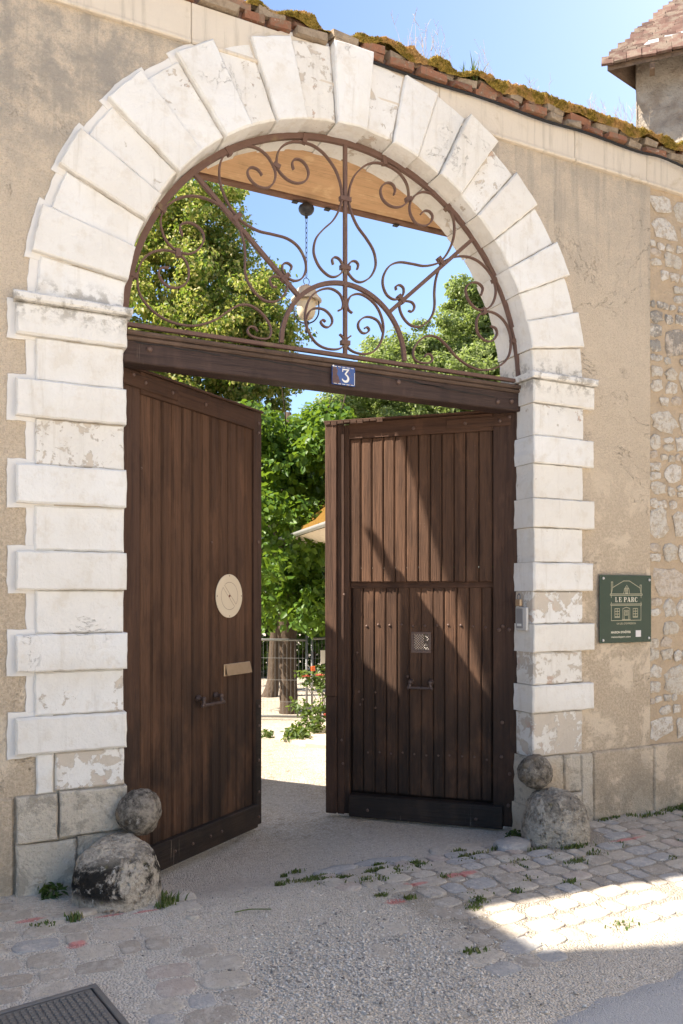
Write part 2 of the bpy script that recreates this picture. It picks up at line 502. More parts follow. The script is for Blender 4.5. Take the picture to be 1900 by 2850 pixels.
M_brass = mat('dull_brass', lambda nt, bs: (mixc(nt, noi(nt, wpos(nt), 30, 5), (.48, .33, .19), (.60, .45, .30)), None), .42, .5, .55)
M_zinc = mat('grey_zinc', lambda nt, bs: (mixc(nt, noi(nt, wpos(nt), 8, 5), (.42, .42, .41), (.56, .55, .53)), bump(nt, noi(nt, wpos(nt), 20, 4), .2, .004)), .5, .5, .35)
M_steel = mat('galvanised_fence_steel', lambda nt, bs: (.22, .22, .22), .5, .5, .3)
M_white_metal = mat('grey_white_plastic', lambda nt, bs: (mixc(nt, noi(nt, wpos(nt), 20, 5), (.58, .55, .51), (.66, .63, .58)), None), .5, .4)
M_grey_metal = mat('mid_grey_plastic', lambda nt, bs: (.30, .29, .28), .45, .5)

def f_tile(nt, bs):
    p = wpos(nt); r = orand(nt)
    c = mixc(nt, r, (.26, .115, .068), (.38, .19, .115))
    c = mixc(nt, step(nt, r, .55, .62), c, (.36, .28, .20))
    c = mixc(nt, mth(nt, 'MULTIPLY', step(nt, noi(nt, p, 14, 6, .7), .46, .60), .7), c, (.24, .18, .125))
    c = mixc(nt, mth(nt, 'MULTIPLY', step(nt, noi(nt, p, 34, 6, .7), .60, .68), .6), c, (.50, .46, .37))
    return c, bump(nt, noi(nt, p, 50, 6, .7), .8, .01)
M_tile = mat('old_terracotta_tile', f_tile, .92, .15)
def f_tile2(nt, bs):
    p = wpos(nt); r = orand(nt)
    c = mixc(nt, r, (.085, .050, .040), (.19, .115, .092))
    c = mixc(nt, mth(nt, 'MULTIPLY', step(nt, noi(nt, p, 7, 6, .7), .45, .62), .6), c, (.24, .20, .155))
    return c, bump(nt, noi(nt, p, 40, 6, .7), .7, .01)
M_tile2 = mat('brown_flat_tile', f_tile2, .92, .15)
def isl(nt): return nd(nt, 'ShaderNodeNewGeometry').outputs['Random Per Island']
def f_moss(nt, bs):
    r = isl(nt); p = wpos(nt)
    c = mixc(nt, r, (.20, .155, .022), (.60, .40, .12))
    c = mixc(nt, mth(nt, 'MULTIPLY', step(nt, noi(nt, p, 30, 6, .7), .42, .64), .8), c, (.12, .10, .012))
    c = mixc(nt, mth(nt, 'MULTIPLY', step(nt, noi(nt, p, 8, 5), .46, .58), .85), c, (.56, .34, .14))
    return c, bump(nt, noi(nt, p, 120, 5, .7), .8, .01)
M_moss = mat('golden_green_moss', f_moss, .95, .1)
M_hutmoss = mat('orange_mossy_roof', lambda nt, bs: (mixc(nt, noi(nt, wpos(nt), 16, 7, .7), (.17, .085, .016), (.30, .17, .04)), bump(nt, noi(nt, wpos(nt), 30, 7, .7), 1.0, .05)), .95, .1)
M_joint = mat('pale_joint_mortar', lambda nt, bs: (mixc(nt, noi(nt, wpos(nt), 12, 5), (.42, .35, .27), (.56, .49, .40)), bump(nt, noi(nt, wpos(nt), 60, 5), .6, .006)), .95, .1)
M_margin = mat('white_painted_margin', lambda nt, bs: (mixc(nt, noi(nt, wpos(nt), 7, 6, .6), (.84, .81, .77), (.72, .67, .60)), bump(nt, noi(nt, wpos(nt), 40, 5), .4, .006)), .85, .2)
M_render = mat('pale_house_render', lambda nt, bs: (mixc(nt, noi(nt, wpos(nt), 2, 5), (.68, .63, .55), (.75, .70, .62)), bump(nt, noi(nt, wpos(nt), 60, 5), .4, .006)), .9, .2)
M_towerwall = mat('old_patched_render', lambda nt, bs: (mixc(nt, step(nt, noi(nt, wpos(nt), 2.2, 7, .65), .40, .64), (.50, .45, .385), mixc(nt, noi(nt, wpos(nt), 5, 6), (.28, .225, .17), (.40, .34, .28))), bump(nt, mth(nt, 'ADD', noi(nt, wpos(nt), 4, 6, .6), mth(nt, 'MULTIPLY', noi(nt, wpos(nt), 30, 6, .7), .3)), 1.0, .08)), .95, .15)
M_blue = mat('blue_enamel', lambda nt, bs: (mixc(nt, step(nt, noi(nt, wpos(nt), 30, 6, .7, .5), .60, .64), (.020, .075, .27), (.16, .07, .04)), None), .22, .5)
M_rustpatch = mat('rusted_enamel', lambda nt, bs: (mixc(nt, noi(nt, wpos(nt), 70, 6, .7), (.11, .045, .03), (.18, .14, .15)), bump(nt, noi(nt, wpos(nt), 90, 5), .7, .004)), .8, .2)
M_white = mat('white_enamel', lambda nt, bs: (.80, .78, .74), .3, .5)
M_cream = mat('cream_painted_disc', lambda nt, bs: (mixc(nt, noi(nt, wpos(nt), 9, 5), (.70, .585, .43), (.76, .65, .49)), None), .6, .3)
M_line = mat('brown_incised_line', lambda nt, bs: (.20, .09, .06), .8, .1)
M_green = mat('dark_green_acrylic', lambda nt, bs: (.024, .052, .034), .22, .5)
M_gold = mat('pale_gold_print', lambda nt, bs: (.48, .44, .30), .5, .3)
M_ivory = mat('ivory_print', lambda nt, bs: (.78, .72, .58), .5, .3)
M_pale = mat('pale_square_print', lambda nt, bs: (.74, .70, .68), .5, .3)
M_cable = mat('black_rubber_cable', lambda nt, bs: (.02, .019, .018), .6, .3)
M_bark = mat('grey_brown_bark', lambda nt, bs: (mixc(nt, noi(nt, scl(nt, wpos(nt), (1, 1, .15)), 30, 6, .65), (.060, .042, .030), (.135, .10, .075)), bump(nt, noi(nt, scl(nt, wpos(nt), (1, 1, .15)), 34, 6, .7), 1.0, .03)), .95, .1)
M_twig = mat('dry_straw', lambda nt, bs: (.42, .35, .27), .9, .1)
def f_glass(nt, bs):
    bs.inputs['Subsurface Weight'].default_value = .3
    bs.inputs['Subsurface Radius'].default_value = (.05, .04, .03)
    return (.78, .65, .46)
M_globe = mat('cream_opal_glass', f_glass, .25, .5)

def leafmat(name, stops, trans=.45, rough=.45):
    m = bpy.data.materials.new(name); m.use_nodes = True
    nt = m.node_tree; nt.nodes.clear()
    r = isl(nt)
    cr = nd(nt, 'ShaderNodeValToRGB', {0: r})
    e = cr.color_ramp.elements
    for i, (p, c) in enumerate(stops):
        if i < 2: e[i].position = p; e[i].color = rgb(c)
        else:
            q = e.new(p); q.color = rgb(c)
    bs = nd(nt, 'ShaderNodeBsdfPrincipled', {'Base Color': cr.outputs[0], 'Roughness': rough, 'Specular IOR Level': .35})
    tr = nd(nt, 'ShaderNodeBsdfTranslucent', {'Color': mixc(nt, .55, cr.outputs[0], (.22, .30, .02))})
    mx = nd(nt, 'ShaderNodeMixShader', {0: trans, 1: bs.outputs[0], 2: tr.outputs[0]})
    o = nd(nt, 'ShaderNodeOutputMaterial', {0: mx.outputs[0]})
    return m
M_leafL = leafmat('lime_leaf', [(0, (.055, .13, .018)), (1, (.14, .25, .030))])
M_leafM = leafmat('maple_leaf', [(0, (.09, .16, .035)), (.40, (.19, .26, .05)), (.56, (.42, .41, .10)), (1, (.58, .50, .19))], .55)
M_leafB = leafmat('pale_green_leaf', [(0, (.20, .27, .09)), (1, (.42, .47, .22))], .62)
M_leafD = leafmat('hedge_leaf', [(0, (.030, .070, .014)), (1, (.10, .18, .03))])
M_grass = leafmat('grass_blade', [(0, (.07, .12, .025)), (.7, (.14, .19, .05)), (1, (.30, .25, .11))], .3)
M_rose = leafmat('rose_leaf', [(0, (.055, .10, .03)), (1, (.12, .17, .05))])
M_petal = mat('coral_rose_petal', lambda nt, bs: (.55, .13, .10), .6, .2)

PAINT_SPOTS = [(2.60, -.58, .16, .05), (2.28, -.62, .10, .03), (4.05, -.42, .22, .035), (.31, -.33, .10, .03), (.47, -.72, .06, .035),
               (.66, -.42, .10, .02), (.83, -.44, .09, .02), (2.05, -.80, .08, .05)]
def paintmask(nt, p):
    s = sep(nt, p); acc = None
    w = mth(nt, 'MULTIPLY', mth(nt, 'SUBTRACT', noi(nt, p, 26, 6, .75), .5), 1.7)
    for x, y, a, b in PAINT_SPOTS:
        dx = mth(nt, 'DIVIDE', mth(nt, 'SUBTRACT', s[0], x), a); dy = mth(nt, 'DIVIDE', mth(nt, 'SUBTRACT', s[1], y), b)
        d = mth(nt, 'ADD', mth(nt, 'MULTIPLY', dx, dx), mth(nt, 'MULTIPLY', dy, dy))
        k = mth(nt, 'SUBTRACT', 1.0, d)
        acc = k if acc is None else mth(nt, 'MAXIMUM', acc, k)
    return mth(nt, 'MULTIPLY', step(nt, mth(nt, 'ADD', acc, w), .15, .95), .62)

def f_ground(nt, bs):
    p = wpos(nt); s = sep(nt, p)
    vo = nd(nt, 'ShaderNodeTexVoronoi', {'Vector': p, 'Scale': 95.0})
    vc = sep(nt, vo.outputs['Color'])[0]
    big = noi(nt, p, 1.7, 5, .6)
    street = mixc(nt, big, (.60, .52, .42), (.74, .655, .55))
    yard = mixc(nt, noi(nt, p, 2.6, 8, .68), (.40, .325, .245), (.52, .435, .335))
    yard = mixc(nt, mth(nt, 'MULTIPLY', step(nt, noi(nt, p, 11, 7, .7), .52, .62), .6), yard, (.23, .175, .12))
    yy = mth(nt, 'ADD', s[1], mth(nt, 'MULTIPLY', big, .8))
    c = mixc(nt, step(nt, yy, .5, 1.6), street, yard)
    c = mixc(nt, mth(nt, 'MULTIPLY', step(nt, noi(nt, p, .9, 3), .45, .65), .4), c, (.64, .56, .46))
    c = mixc(nt, mth(nt, 'MULTIPLY', step(nt, vc, .55, 1.0), .5), c, (.80, .75, .68))
    c = mixc(nt, mth(nt, 'MULTIPLY', step(nt, vc, .30, .0), .35), c, (.27, .235, .20))
    wob = mth(nt, 'MULTIPLY', mth(nt, 'SUBTRACT', noi(nt, p, 3.5, 5), .5), .7)
    xx = mth(nt, 'ADD', s[0], wob); y2 = mth(nt, 'ADD', s[1], wob)
    zr = mth(nt, 'MULTIPLY', mth(nt, 'MULTIPLY', step(nt, xx, 1.95, 2.25), step(nt, y2, -1.75, -1.45)), step(nt, s[1], .0, -.15))
    soil = mixc(nt, noi(nt, p, 40, 6, .7), (.26, .22, .17), (.48, .41, .33))
    c = mixc(nt, mth(nt, 'MULTIPLY', zr, .8), c, soil)
    zl = mth(nt, 'MULTIPLY', step(nt, xx, 1.0, .8), step(nt, y2, -.25, -.45))
    c = mixc(nt, mth(nt, 'MULTIPLY', zl, .35), c, (.64, .60, .54))
    c = mixc(nt, paintmask(nt, p), c, (.66, .14, .13))
    h = mth(nt, 'ADD', mth(nt, 'MULTIPLY', vo.outputs['Distance'], -1.2), mth(nt, 'MULTIPLY', noi(nt, p, 22, 6, .7), 1.0))
    return c, bump(nt, h, .9, .012)
M_ground = mat('gravelly_ground', f_ground, .95, .15)

def f_cobble(nt, bs):
    p = wpos(nt); r = orand(nt)
    c = mixc(nt, r, (.42, .36, .295), (.58, .51, .42))
    c = mixc(nt, step(nt, r, .90, .93), c, (.50, .41, .345))
    c = mixc(nt, step(nt, mth(nt, 'FRACT', mth(nt, 'MULTIPLY', r, 7.3)), .74, .78), c, (.42, .40, .38))
    c = mixc(nt, mth(nt, 'MULTIPLY', step(nt, noi(nt, p, 16, 7, .7), .46, .66), .6), c, (.66, .60, .52))
    c = mixc(nt, mth(nt, 'MULTIPLY', step(nt, noi(nt, p, 60, 5, .7), .55, .65), .35), c, (.26, .23, .20))
    c = mixc(nt, paintmask(nt, p), c, (.66, .14, .13))
    return c, bump(nt, noi(nt, p, 42, 7, .7), .9, .014)
M_cobble = mat('worn_cobblestone', f_cobble, .85, .25)

def f_asph(nt, bs):
    p = wpos(nt)
    vo = nd(nt, 'ShaderNodeTexVoronoi', {'Vector': p, 'Scale': 150.0})
    vc = sep(nt, vo.outputs['Color'])[1]
    c = mixc(nt, noi(nt, p, 3, 5), (.45, .435, .42), (.53, .51, .49))
    c = mixc(nt, mth(nt, 'MULTIPLY', step(nt, vc, .6, 1.0), .5), c, (.50, .485, .47))
    return c, bump(nt, mth(nt, 'SUBTRACT', noi(nt, p, 50, 5), vo.outputs['Distance']), .7, .008)
M_asph = mat('grey_asphalt', f_asph, .9, .25)
def f_peb(nt, bs):
    r = isl(nt)
    c = mixc(nt, r, (.50, .445, .38), (.78, .72, .64))
    c = mixc(nt, step(nt, r, .94, .96), c, (.26, .235, .21))
    return c
M_pebble = mat('pale_gravel_stone', f_peb, .9, .2)

# ------------------------------------------------------------------ ground
def sst(a, b, t):
    t = min(1, max(0, (t - a) / (b - a))); return t * t * (3 - 2 * t)
def zg(x, y):
    base = -.01 - .10 * sst(.2, 4.3, x)
    k = sst(-.55, .25, y) * sst(.55, 1.15, x) * (1 - sst(3.45, 3.75, x))
    k = max(k, sst(.06, .30, y))
    return base * (1 - k) - .17 * k
def zgn(x, y):
    return zg(x, y) + .008 * mnoise.noise(Vector((x * 2.3, y * 2.3, 0))) + .004 * mnoise.noise(Vector((x * 9, y * 9, 3)))

def axis(lo, hi, d, far):
    a = list(np.arange(lo, hi + 1e-6, d)); s = d; x = hi
    while x < far: s *= 1.35; x += s; a.append(x)
    s = d; x = lo; b = []
    while x > -far: s *= 1.35; x -= s; b.append(x)
    return b[::-1] + a
gx = axis(-.6, 5.6, .035, 900); gy = axis(-2.6, 3.2, .035, 900)
GV = [(x, y, zgn(x, y) if abs(x) < 30 and abs(y) < 30 else zg(x, y)) for y in gy for x in gx]
nx = len(gx)
GF = [(j * nx + i, j * nx + i + 1, (j + 1) * nx + i + 1, (j + 1) * nx + i) for j in range(len(gy) - 1) for i in range(nx - 1)]
ground = np_mesh('ground', GV, GF, M_ground, None, True)
tag(ground, 'gravelly street and courtyard ground around the gateway', 'ground', None, 'structure')

# asphalt road edge, lower right of the view
b = MB()
edge = [(1.2, -2.6), (1.75, -2.14), (2.1, -2.04), (2.5, -1.99), (2.9, -1.92), (3.4, -1.84), (4.0, -1.80), (5.0, -1.72), (6.5, -1.6), (12, -1.4), (40, -1.3)]
es = []
for i in range(len(edge) - 1):
    for j in range(10):
        t = j / 10
        x = edge[i][0] * (1 - t) + edge[i + 1][0] * t; y = edge[i][1] * (1 - t) + edge[i + 1][1] * t
        es.append((x, y + .05 * mnoise.noise(Vector((x * 5, 0, 1))) + .02 * mnoise.noise(Vector((x * 23, 0, 1)))))
rows = [0, .02, .1, .3, .6, 1.0, 1.6, 2.6, 4.2]
V = []; F = []
for x, y in es:
    for r in rows: V.append((x + r * .25, y - r, zg(x, y - r) + (.006 if r > 0 else -.004) + .004 * mnoise.noise(Vector((x * 2.3, (y - r) * 2.3, 0)))))
k = len(rows)
for i in range(len(es) - 1):
    for j in range(k - 1): F.append((i * k + j, i * k + j + 1, (i + 1) * k + j + 1, (i + 1) * k + j))
b.add(V, F)
road = b.build('road', M_asph, None, True)
tag(road, 'grey asphalt road edge beside the cobbles', 'road', None, 'structure')

# cobbles
def cobble_mesh(i):
    rd = random.Random(100 + i); n = 16; b = MB()
    ring = []
    for k in range(n):
        a = 2 * math.pi * k / n + rd.uniform(-.12, .12)
        c, s_ = math.cos(a), math.sin(a)
        r = 1 / (abs(c) ** 5 + abs(s_) ** 5) ** (1 / 5) * rd.uniform(.90, 1.04)
        ring.append((c * r * .5, s_ * r * .5))
    V = []; F = []
    for sc_, h in ((1.0, -.3), (1.0, .1), (.965, .62), (.87, .93), (.5, 1.0)):
        for x, y in ring: V.append((x * sc_, y * sc_, h + rd.uniform(-.06, .06) * (h > .3)))
    for r in range(4):
        for k in range(n): F.append((r * n + k, r * n + (k + 1) % n, (r + 1) * n + (k + 1) % n, (r + 1) * n + k))
    F.append(tuple(4 * n + k for k in range(n)))
    m = b.add(V, F).mesh('cobblestone', smooth=True); m.materials.append(M_cobble); return m
CM = [cobble_mesh(i) for i in range(14)]
cobs = []
def row_area(ox, oy, ang, nrow, length, d, keep, lift):
    ca, sa = math.cos(ang), math.sin(ang); v = 0
    for r in range(nrow):
        w = d * random.uniform(.85, 1.15); u = random.uniform(0, .1)
        while u < length:
            l = random.uniform(.11, .23)
            cu, cv = u + l / 2, v + w / 2 + .012 * math.sin(u * 3 + r)
            x, y = ox + ca * cu - sa * cv, oy + sa * cu + ca * cv
            pr = keep(x, y)
            if pr > 0 and random.random() < pr:
                cobs.append((x, y, ang + random.uniform(-.09, .09), l - .016, w - .014, lift(x, y) * random.uniform(.7, 1.3)))
            u += l
        v += w
DOMES = [(.74, -.19, .30), (3.66, -.17, .30)]
def clear(x, y):
    if y > -.02: return False
    if x < .66 and y < -1.06 + .17 * (x - .5): return False
    return all((x - a) ** 2 + (y - c) ** 2 > r * r for a, c, r in DOMES)
def keepR(x, y):
    if not clear(x, y): return 0
    if y > -.1 and x < 4: return 0
    lim = 2.02 + .22 * math.sin(y * 5) + .25 * max(0, -y - .7)
    if x < lim or x > 5.7 or y < -1.72 + .1 * math.sin(x * 3): return 0
    return 1.0 if y > -1.15 else .9
def keepL(x, y):
    if not clear(x, y) or x > .98 - .1 * math.sin(y * 6) or x < -.25: return 0
    return .85 if y < -.45 else .45
def keepC(x, y):
    if not clear(x, y) or x < 1.5 or x > 2.25 + .2 * max(0, -y - .7) or y > -.9 or y < -1.75: return 0
    return .38
row_area(1.7, -1.75, R_(5), 16, 4.0, .138, keepR, lambda x, y: .013 if y > -.9 else .010)
row_area(-.3, -1.5, R_(-6), 12, 1.4, .135, keepL, lambda x, y: .011)
row_area(1.3, -1.8, R_(14), 8, 1.2, .15, keepC, lambda x, y: .007)
cobs.sort(key=lambda c: (c[0]) ** 2 + (c[1] + 4.39) ** 2)
for i, (x, y, a, l, w, h) in enumerate(cobs[:298]):
    inst('cobblestone', CM[i % 14], ground, (x, y, zgn(x, y) - .004), (random.uniform(-.03, .03), random.uniform(-.03, .03), a), (l, w, h))
print('cobbles', len(cobs))

# loose gravel
def pebbles(n, fx, parent=None):
    base = np.array([(1, 0, 0), (-1, 0, 0), (0, 1, 0), (0, -1, 0), (0, 0, 1), (0, 0, -1)], float)
    fc = np.array([(0, 2, 4), (2, 1, 4), (1, 3, 4), (3, 0, 4), (2, 0, 5), (1, 2, 5), (3, 1, 5), (0, 3, 5)])
    V = np.zeros((n, 6, 3)); 
    for i in range(n):
        x, y, s = fx()
        a = random.uniform(0, 6.28); ca, sa = math.cos(a), math.sin(a)
        q = base * np.array([s * random.uniform(.8, 1.4), s * random.uniform(.6, 1.0), s * random.uniform(.35, .7)])
        q += RNG.normal(0, s * .18, (6, 3))
        V[i, :, 0] = x + q[:, 0] * ca - q[:, 1] * sa; V[i, :, 1] = y + q[:, 0] * sa + q[:, 1] * ca; V[i, :, 2] = zgn(x, y) + s * .15 + q[:, 2] + (.006 if y < -1.9 else 0)
    Fm = (fc[None] + (np.arange(n) * 6)[:, None, None]).reshape(-1, 3)
    return V.reshape(-1, 3), Fm
def pick():
    while True:
        m = random.random()
        if m < .34:      # coarse patch at the middle of the foreground
            x = random.gauss(1.55, .33); y = random.gauss(-1.42, .26); s = random.uniform(.004, .011)
        elif m < .80:
            x = random.uniform(-.3, 5.4); y = random.uniform(-2.2, .35); s = random.uniform(.0025, .007)
            if x > 3.5 and y > -.05: continue
        else:
            x = random.uniform(1.0, 3.6); y = random.uniform(-.6, 2.6); s = random.uniform(.002, .005)
        if y > -.03 and not (1.0 < x < 3.55): continue
        return x, y, s
V, F = pebbles(15000, pick)
tag(np_mesh('gravel', V, F, M_pebble), 'loose pale gravel scattered over the street ground', 'gravel', None, 'stuff')

# grass in the joints
def blades(n, pick, hmin, hmax, spread=.05, width=.0045):
    V = []; F = []
    for i in range(n):
        x, y, z, sc_ = pick()
        a = random.uniform(0, 6.28); h = random.uniform(hmin, hmax) * sc_; w = width * random.uniform(.6, 1.3)
        lx, ly = math.cos(a) * h * random.uniform(.2, 1.0), math.sin(a) * h * random.uniform(.2, 1.0)
        px, py = -math.sin(a) * w, math.cos(a) * w
        k = len(V)
        V += [(x - px, y - py, z - .004), (x + px, y + py, z - .004), (x + lx * .45 + px * .8, y + ly * .45 + py * .8, z + h * .65), (x + lx * .45 - px * .8, y + ly * .45 - py * .8, z + h * .65), (x + lx, y + ly, z + h), (x + lx + px * .1, y + ly + py * .1, z + h)]
        F += [(k, k + 1, k + 2, k + 3), (k + 3, k + 2, k + 5, k + 4)]
    return np.array(V), np.array(F)
tufts = []
for i in range(52):
    x = random.uniform(2.0, 5.2); y = random.choice([random.uniform(-.95, -.12)] * 4 + [random.uniform(-1.6, -.9)])
    tufts.append((x, y, random.uniform(.03, .085), random.uniform(.25, .7)))
tufts += [(x, -.02 + .03 * math.sin(x * 9), .05, .6) for x in np.arange(4.25, 5.2, .13)]
tufts += [(1.95 + random.gauss(0, .30), -.16 + random.gauss(0, .13), random.uniform(.02, .07), random.uniform(.2, .5)) for _ in range(26)]
tufts += [(.98, -.33, .035, 1.2), (.49, -.42, .03, .9), (1.02, -.18, .06, .9), (1.0, -.06, .05, .8), (.93, -.42, .04, .8), (.35, -.42, .06, .4), (3.38, -.33, .05, .7), (3.62, -.43, .05, .8), (3.2, -.17, .04, .9), (2.95, -.05, .05, .7), (2.5, .02, .05, .3)]
def pg():
    t = random.choice(tufts)
    x = t[0] + random.gauss(0, t[2] * .6); y = t[1] + random.gauss(0, t[2] * .35)
    return x, y, zgn(x, y) + .004, t[3]
V, F = blades(4600, pg, .014, .044)
tag(np_mesh('grass', V, F, M_grass), 'short green weeds growing in the cobble joints', 'grass', None, 'stuff')

# ------------------------------------------------------------------ the street wall
wall = thing('street_wall', (2.22, .27, 0), 'tan roughcast street wall with cream cornice and mossy tile coping', 'wall')
CX, CZ = 2.22, 3.065
def wall_sheet(y, hole, x0, x1, ztop, fz, amp):
    xs = sorted(set(list(np.arange(x0, x1, .08)) + [x0, x1, CX - hole, CX + hole, CX - hole * .9999, CX + hole * .9999] + [CX + hole * math.cos(t) for t in np.linspace(0.02, math.pi - .02, 46)]))
    V = []; F = []; nz = 56
    for x in xs:
        dx = abs(x - CX)
        lo = CZ + math.sqrt(max(0, hole * hole - dx * dx)) if dx < hole else fz
        for j in range(nz + 1):
            z = lo + (ztop - lo) * j / nz
            V.append((x, y + amp * (mnoise.noise(Vector((x * 1.3, z * 1.3, y))) + .4 * mnoise.noise(Vector((x * 5, z * 5, y)))), z))
    for i in range(len(xs) - 1):
        if abs(xs[i + 1] - xs[i]) < 1e-7: continue
        for j in range(nz): F.append((i * (nz + 1) + j, (i + 1) * (nz + 1) + j, (i + 1) * (nz + 1) + j + 1, i * (nz + 1) + j + 1))
    return V, F
b = MB(); V, F = wall_sheet(.052, 1.62, -3.0, 4.785, 4.9, -.4, .005); b.add(V, F)
b.build('plaster', M_plaster, wall, True)
b = MB(); V, F = wall_sheet(.40, 1.52, -3.0, 7.5, 5.0, -.4, .003); b.add(V, F)
b.build('rear_plaster', M_render, wall, True)
b = MB()
V = []; F = []
xs = np.arange(4.785, 7.51, .05); zs = np.arange(-.3, 4.92, .05)
for x in xs:
    for z in zs: V.append((x, .064 + .010 * mnoise.noise(Vector((x * 9, z * 9, 5))), z))
for i in range(len(xs) - 1):
    for j in range(len(zs) - 1): F.append((i * len(zs) + j, (i + 1) * len(zs) + j, (i + 1) * len(zs) + j + 1, i * len(zs) + j + 1))
b.add(V, F); b.box(4.775, 4.787, .055, .11, -.3, 4.71, .001); b.box(7.5, 7.6, .052, .4, -.3, 4.9, .01)
b.build('rubble_mortar_bed', M_mortar, wall)
# rubble stones
def rubble_mesh(i):
    rd = random.Random(400 + i); n = 11; b = MB()
    ring = []
    for k in range(n):
        a = 2 * math.pi * k / n + rd.uniform(-.2, .2); r = rd.uniform(.72, 1.08)
        sq = 1 / (abs(math.cos(a)) ** 4 + abs(math.sin(a)) ** 4) ** .25
        ring.append((math.cos(a) * .47 * r * sq, math.sin(a) * .47 * r * sq))
    V = []; F = []
    for sc_, h in ((1.0, .6), (.97, 0), (.84, -.7), (.45, -1.0)):
        for x, z in ring: V.append((x * sc_ * rd.uniform(.95, 1.05), h + rd.uniform(-.25, .25) * (h < 0), z * sc_ * rd.uniform(.95, 1.05)))
    for r in range(3):
        for k in range(n): F.append((r * n + k, r * n + (k + 1) % n, (r + 1) * n + (k + 1) % n, (r + 1) * n + k))
    F.append(tuple(3 * n + k for k in range(n)))
    m = b.add(V, F).mesh('rubble_stone', smooth=True); m.materials.append(M_rubble); return m
RM = [rubble_mesh(i) for i in range(14)]
placed = []
rr = random.Random(5); z = .41
while z < 4.66 and len(placed) < 300:
    h = rr.choice([.06, .09, .12, .16, .20, .24]) * rr.uniform(.9, 1.1)
    h = min(h, 4.68 - z); x = 4.80 - rr.uniform(0, .03)
    while x < 5.62:
        w = h * rr.uniform(.85, 1.7)
        if h > .1 and rr.random() < .35:      # two small stones one above the other
            w = min(w, .14)
            for q in (.27, .75): placed.append((x + w / 2, z + h * q, w * .86, h * .40))
        elif rr.random() < .90: placed.append((x + w / 2 + rr.uniform(-.01, .01), z + h / 2 + rr.uniform(-.012, .012), w * rr.uniform(.78, .95), h * rr.uniform(.75, .95)))
        x += w + rr.uniform(.004, .02)
    z += h + rr.uniform(.0, .012)
placed = [(max(x, 4.79 + w / 2), z, w, h) for x, z, w, h in placed][:300]
print('rubble', len(placed))
for i, (x, z, w, h) in enumerate(placed):
    inst('rubble_stone', RM[i % 14], wall, (x, .058, z), (0, rr.uniform(-.22, .22), 0), (w * 1.2, rr.uniform(.004, .012), h * 1.2))
# cornice slabs
cuts = [-3.0, -1.6, -.35, 1.19, 2.22, 2.86, 4.02, 4.735, 5.9, 7.5]
for a, c in zip(cuts[:-1], cuts[1:]):
    b = MB(); b.box(a + .0015, c - .0015, .035, .30, 4.715, 4.925, .004)
    b.box(a + .0015, c - .0015, .024, .20, 4.690, 4.714, .006)
    b.build('cornice_slab', M_cornice, wall)
# plinth blocks
for a, c, m in ((4.19, 4.80, M_plaster), (4.80, 5.55, M_plaster), (5.55, 6.4, M_plaster), (6.4, 7.5, M_plaster)):
    pts = rough_outline([(a + .002, -.35), (c - .002, -.35), (c - .002, .388), (a + .002, .392)], .08, .004, 9, a)
    MB().prism(pts, .026, .3, .012).build('plinth_block', m, wall)
MB().prism(rough_outline([(-3, -.3), (.252, -.3), (.252, .495), (-3, .495)], .08, .004, 7, 2), .034, .3, .01).build('plinth_block', M_plaster, wall)

# roof: eave tiles, slopes, moss
b = MB()
def slab(b, x0, x1, p, th):
    (ya, za), (yb, zb) = p
    V = []
    for x in (x0, x1):
        for y, z in ((ya, za), (yb, zb), (yb, zb + th), (ya, za + th)): V.append((x, y, z))
    b.add(V, [(0, 1, 2, 3), (7, 6, 5, 4), (0, 4, 5, 1), (1, 5, 6, 2), (2, 6, 7, 3), (3, 7, 4, 0)])
slab(b, -3, 7.5, ((.12, 4.99), (.55, 5.17)), .05)
slab(b, -3, 7.5, ((.551, 5.17), (1.25, 4.79)), .05)
b.box(-3, 7.5, .06, .395, 4.93, 4.985, .004)
b.box(-3, 7.5, .47, .63, 5.19, 5.245, .025)
roof = b.build('roof', M_tile2, wall)
def tile_mesh(i):
    rd = random.Random(700 + i)
    b = MB(); b.box(-.5, .5, 0, .24, 0, 1, .10)
    for k, p in enumerate(b.v):
        q = Vector(p); nz_ = mnoise.noise_vector(Vector((q.x * 4, q.y * 9, q.z * 3 + i * 7))) * .22
        b.v[k] = (q.x + nz_.x * .5, q.y + nz_.y * .15, q.z + nz_.z)
    m = b.mesh('tile'); m.materials.append(M_tile); return m
TM = [tile_mesh(i) for i in range(8)]
rt = random.Random(9)
for c, (z0, y0, th) in enumerate(((4.928, .012, .050), (4.980, .030, .052), (5.034, .085, .030))):
    x = -.9 + c * .07
    while x < 6.3:
        w = rt.uniform(.15, .27)
        inst('tile', rt.choice(TM), roof, (x + w / 2, y0 + rt.uniform(-.018, .012), z0 + rt.uniform(-.003, .004)), (rt.uniform(.0, .10) + (.35 if c == 2 else 0), rt.uniform(-.025, .025), rt.uniform(-.03, .03)), (w - .006, 1, th))
        x += w
def moss_density(x):
    return max(0, mnoise.noise(Vector((x * 1.9, 3.3, 0))) * .9 + mnoise.noise(Vector((x * 6.5, 1.3, 0))) * .8 + .27 + .25 * sst(2.2, 3.2, x))
def moss_h(x, y):
    d = moss_density(x)
    k = min(1.0, d * 1.7)
    if y < .02: f = 1.0
    else: f = 1 - sst(.06, .20, y)
    return k * f * (.020 + .022 * mnoise.noise(Vector((x * 21, y * 21, 2))) + .016 * mnoise.noise(Vector((x * 55, y * 55, 2)))), k
V = []; F = []; xs = np.arange(-.6, 6.2, .012); prof = [(-.004, -.075), (-.013, -.045), (-.015, -.015), (-.006, .006), (.012, .014), (.04, .018), (.08, .03), (.13, .055), (.19, .085)]
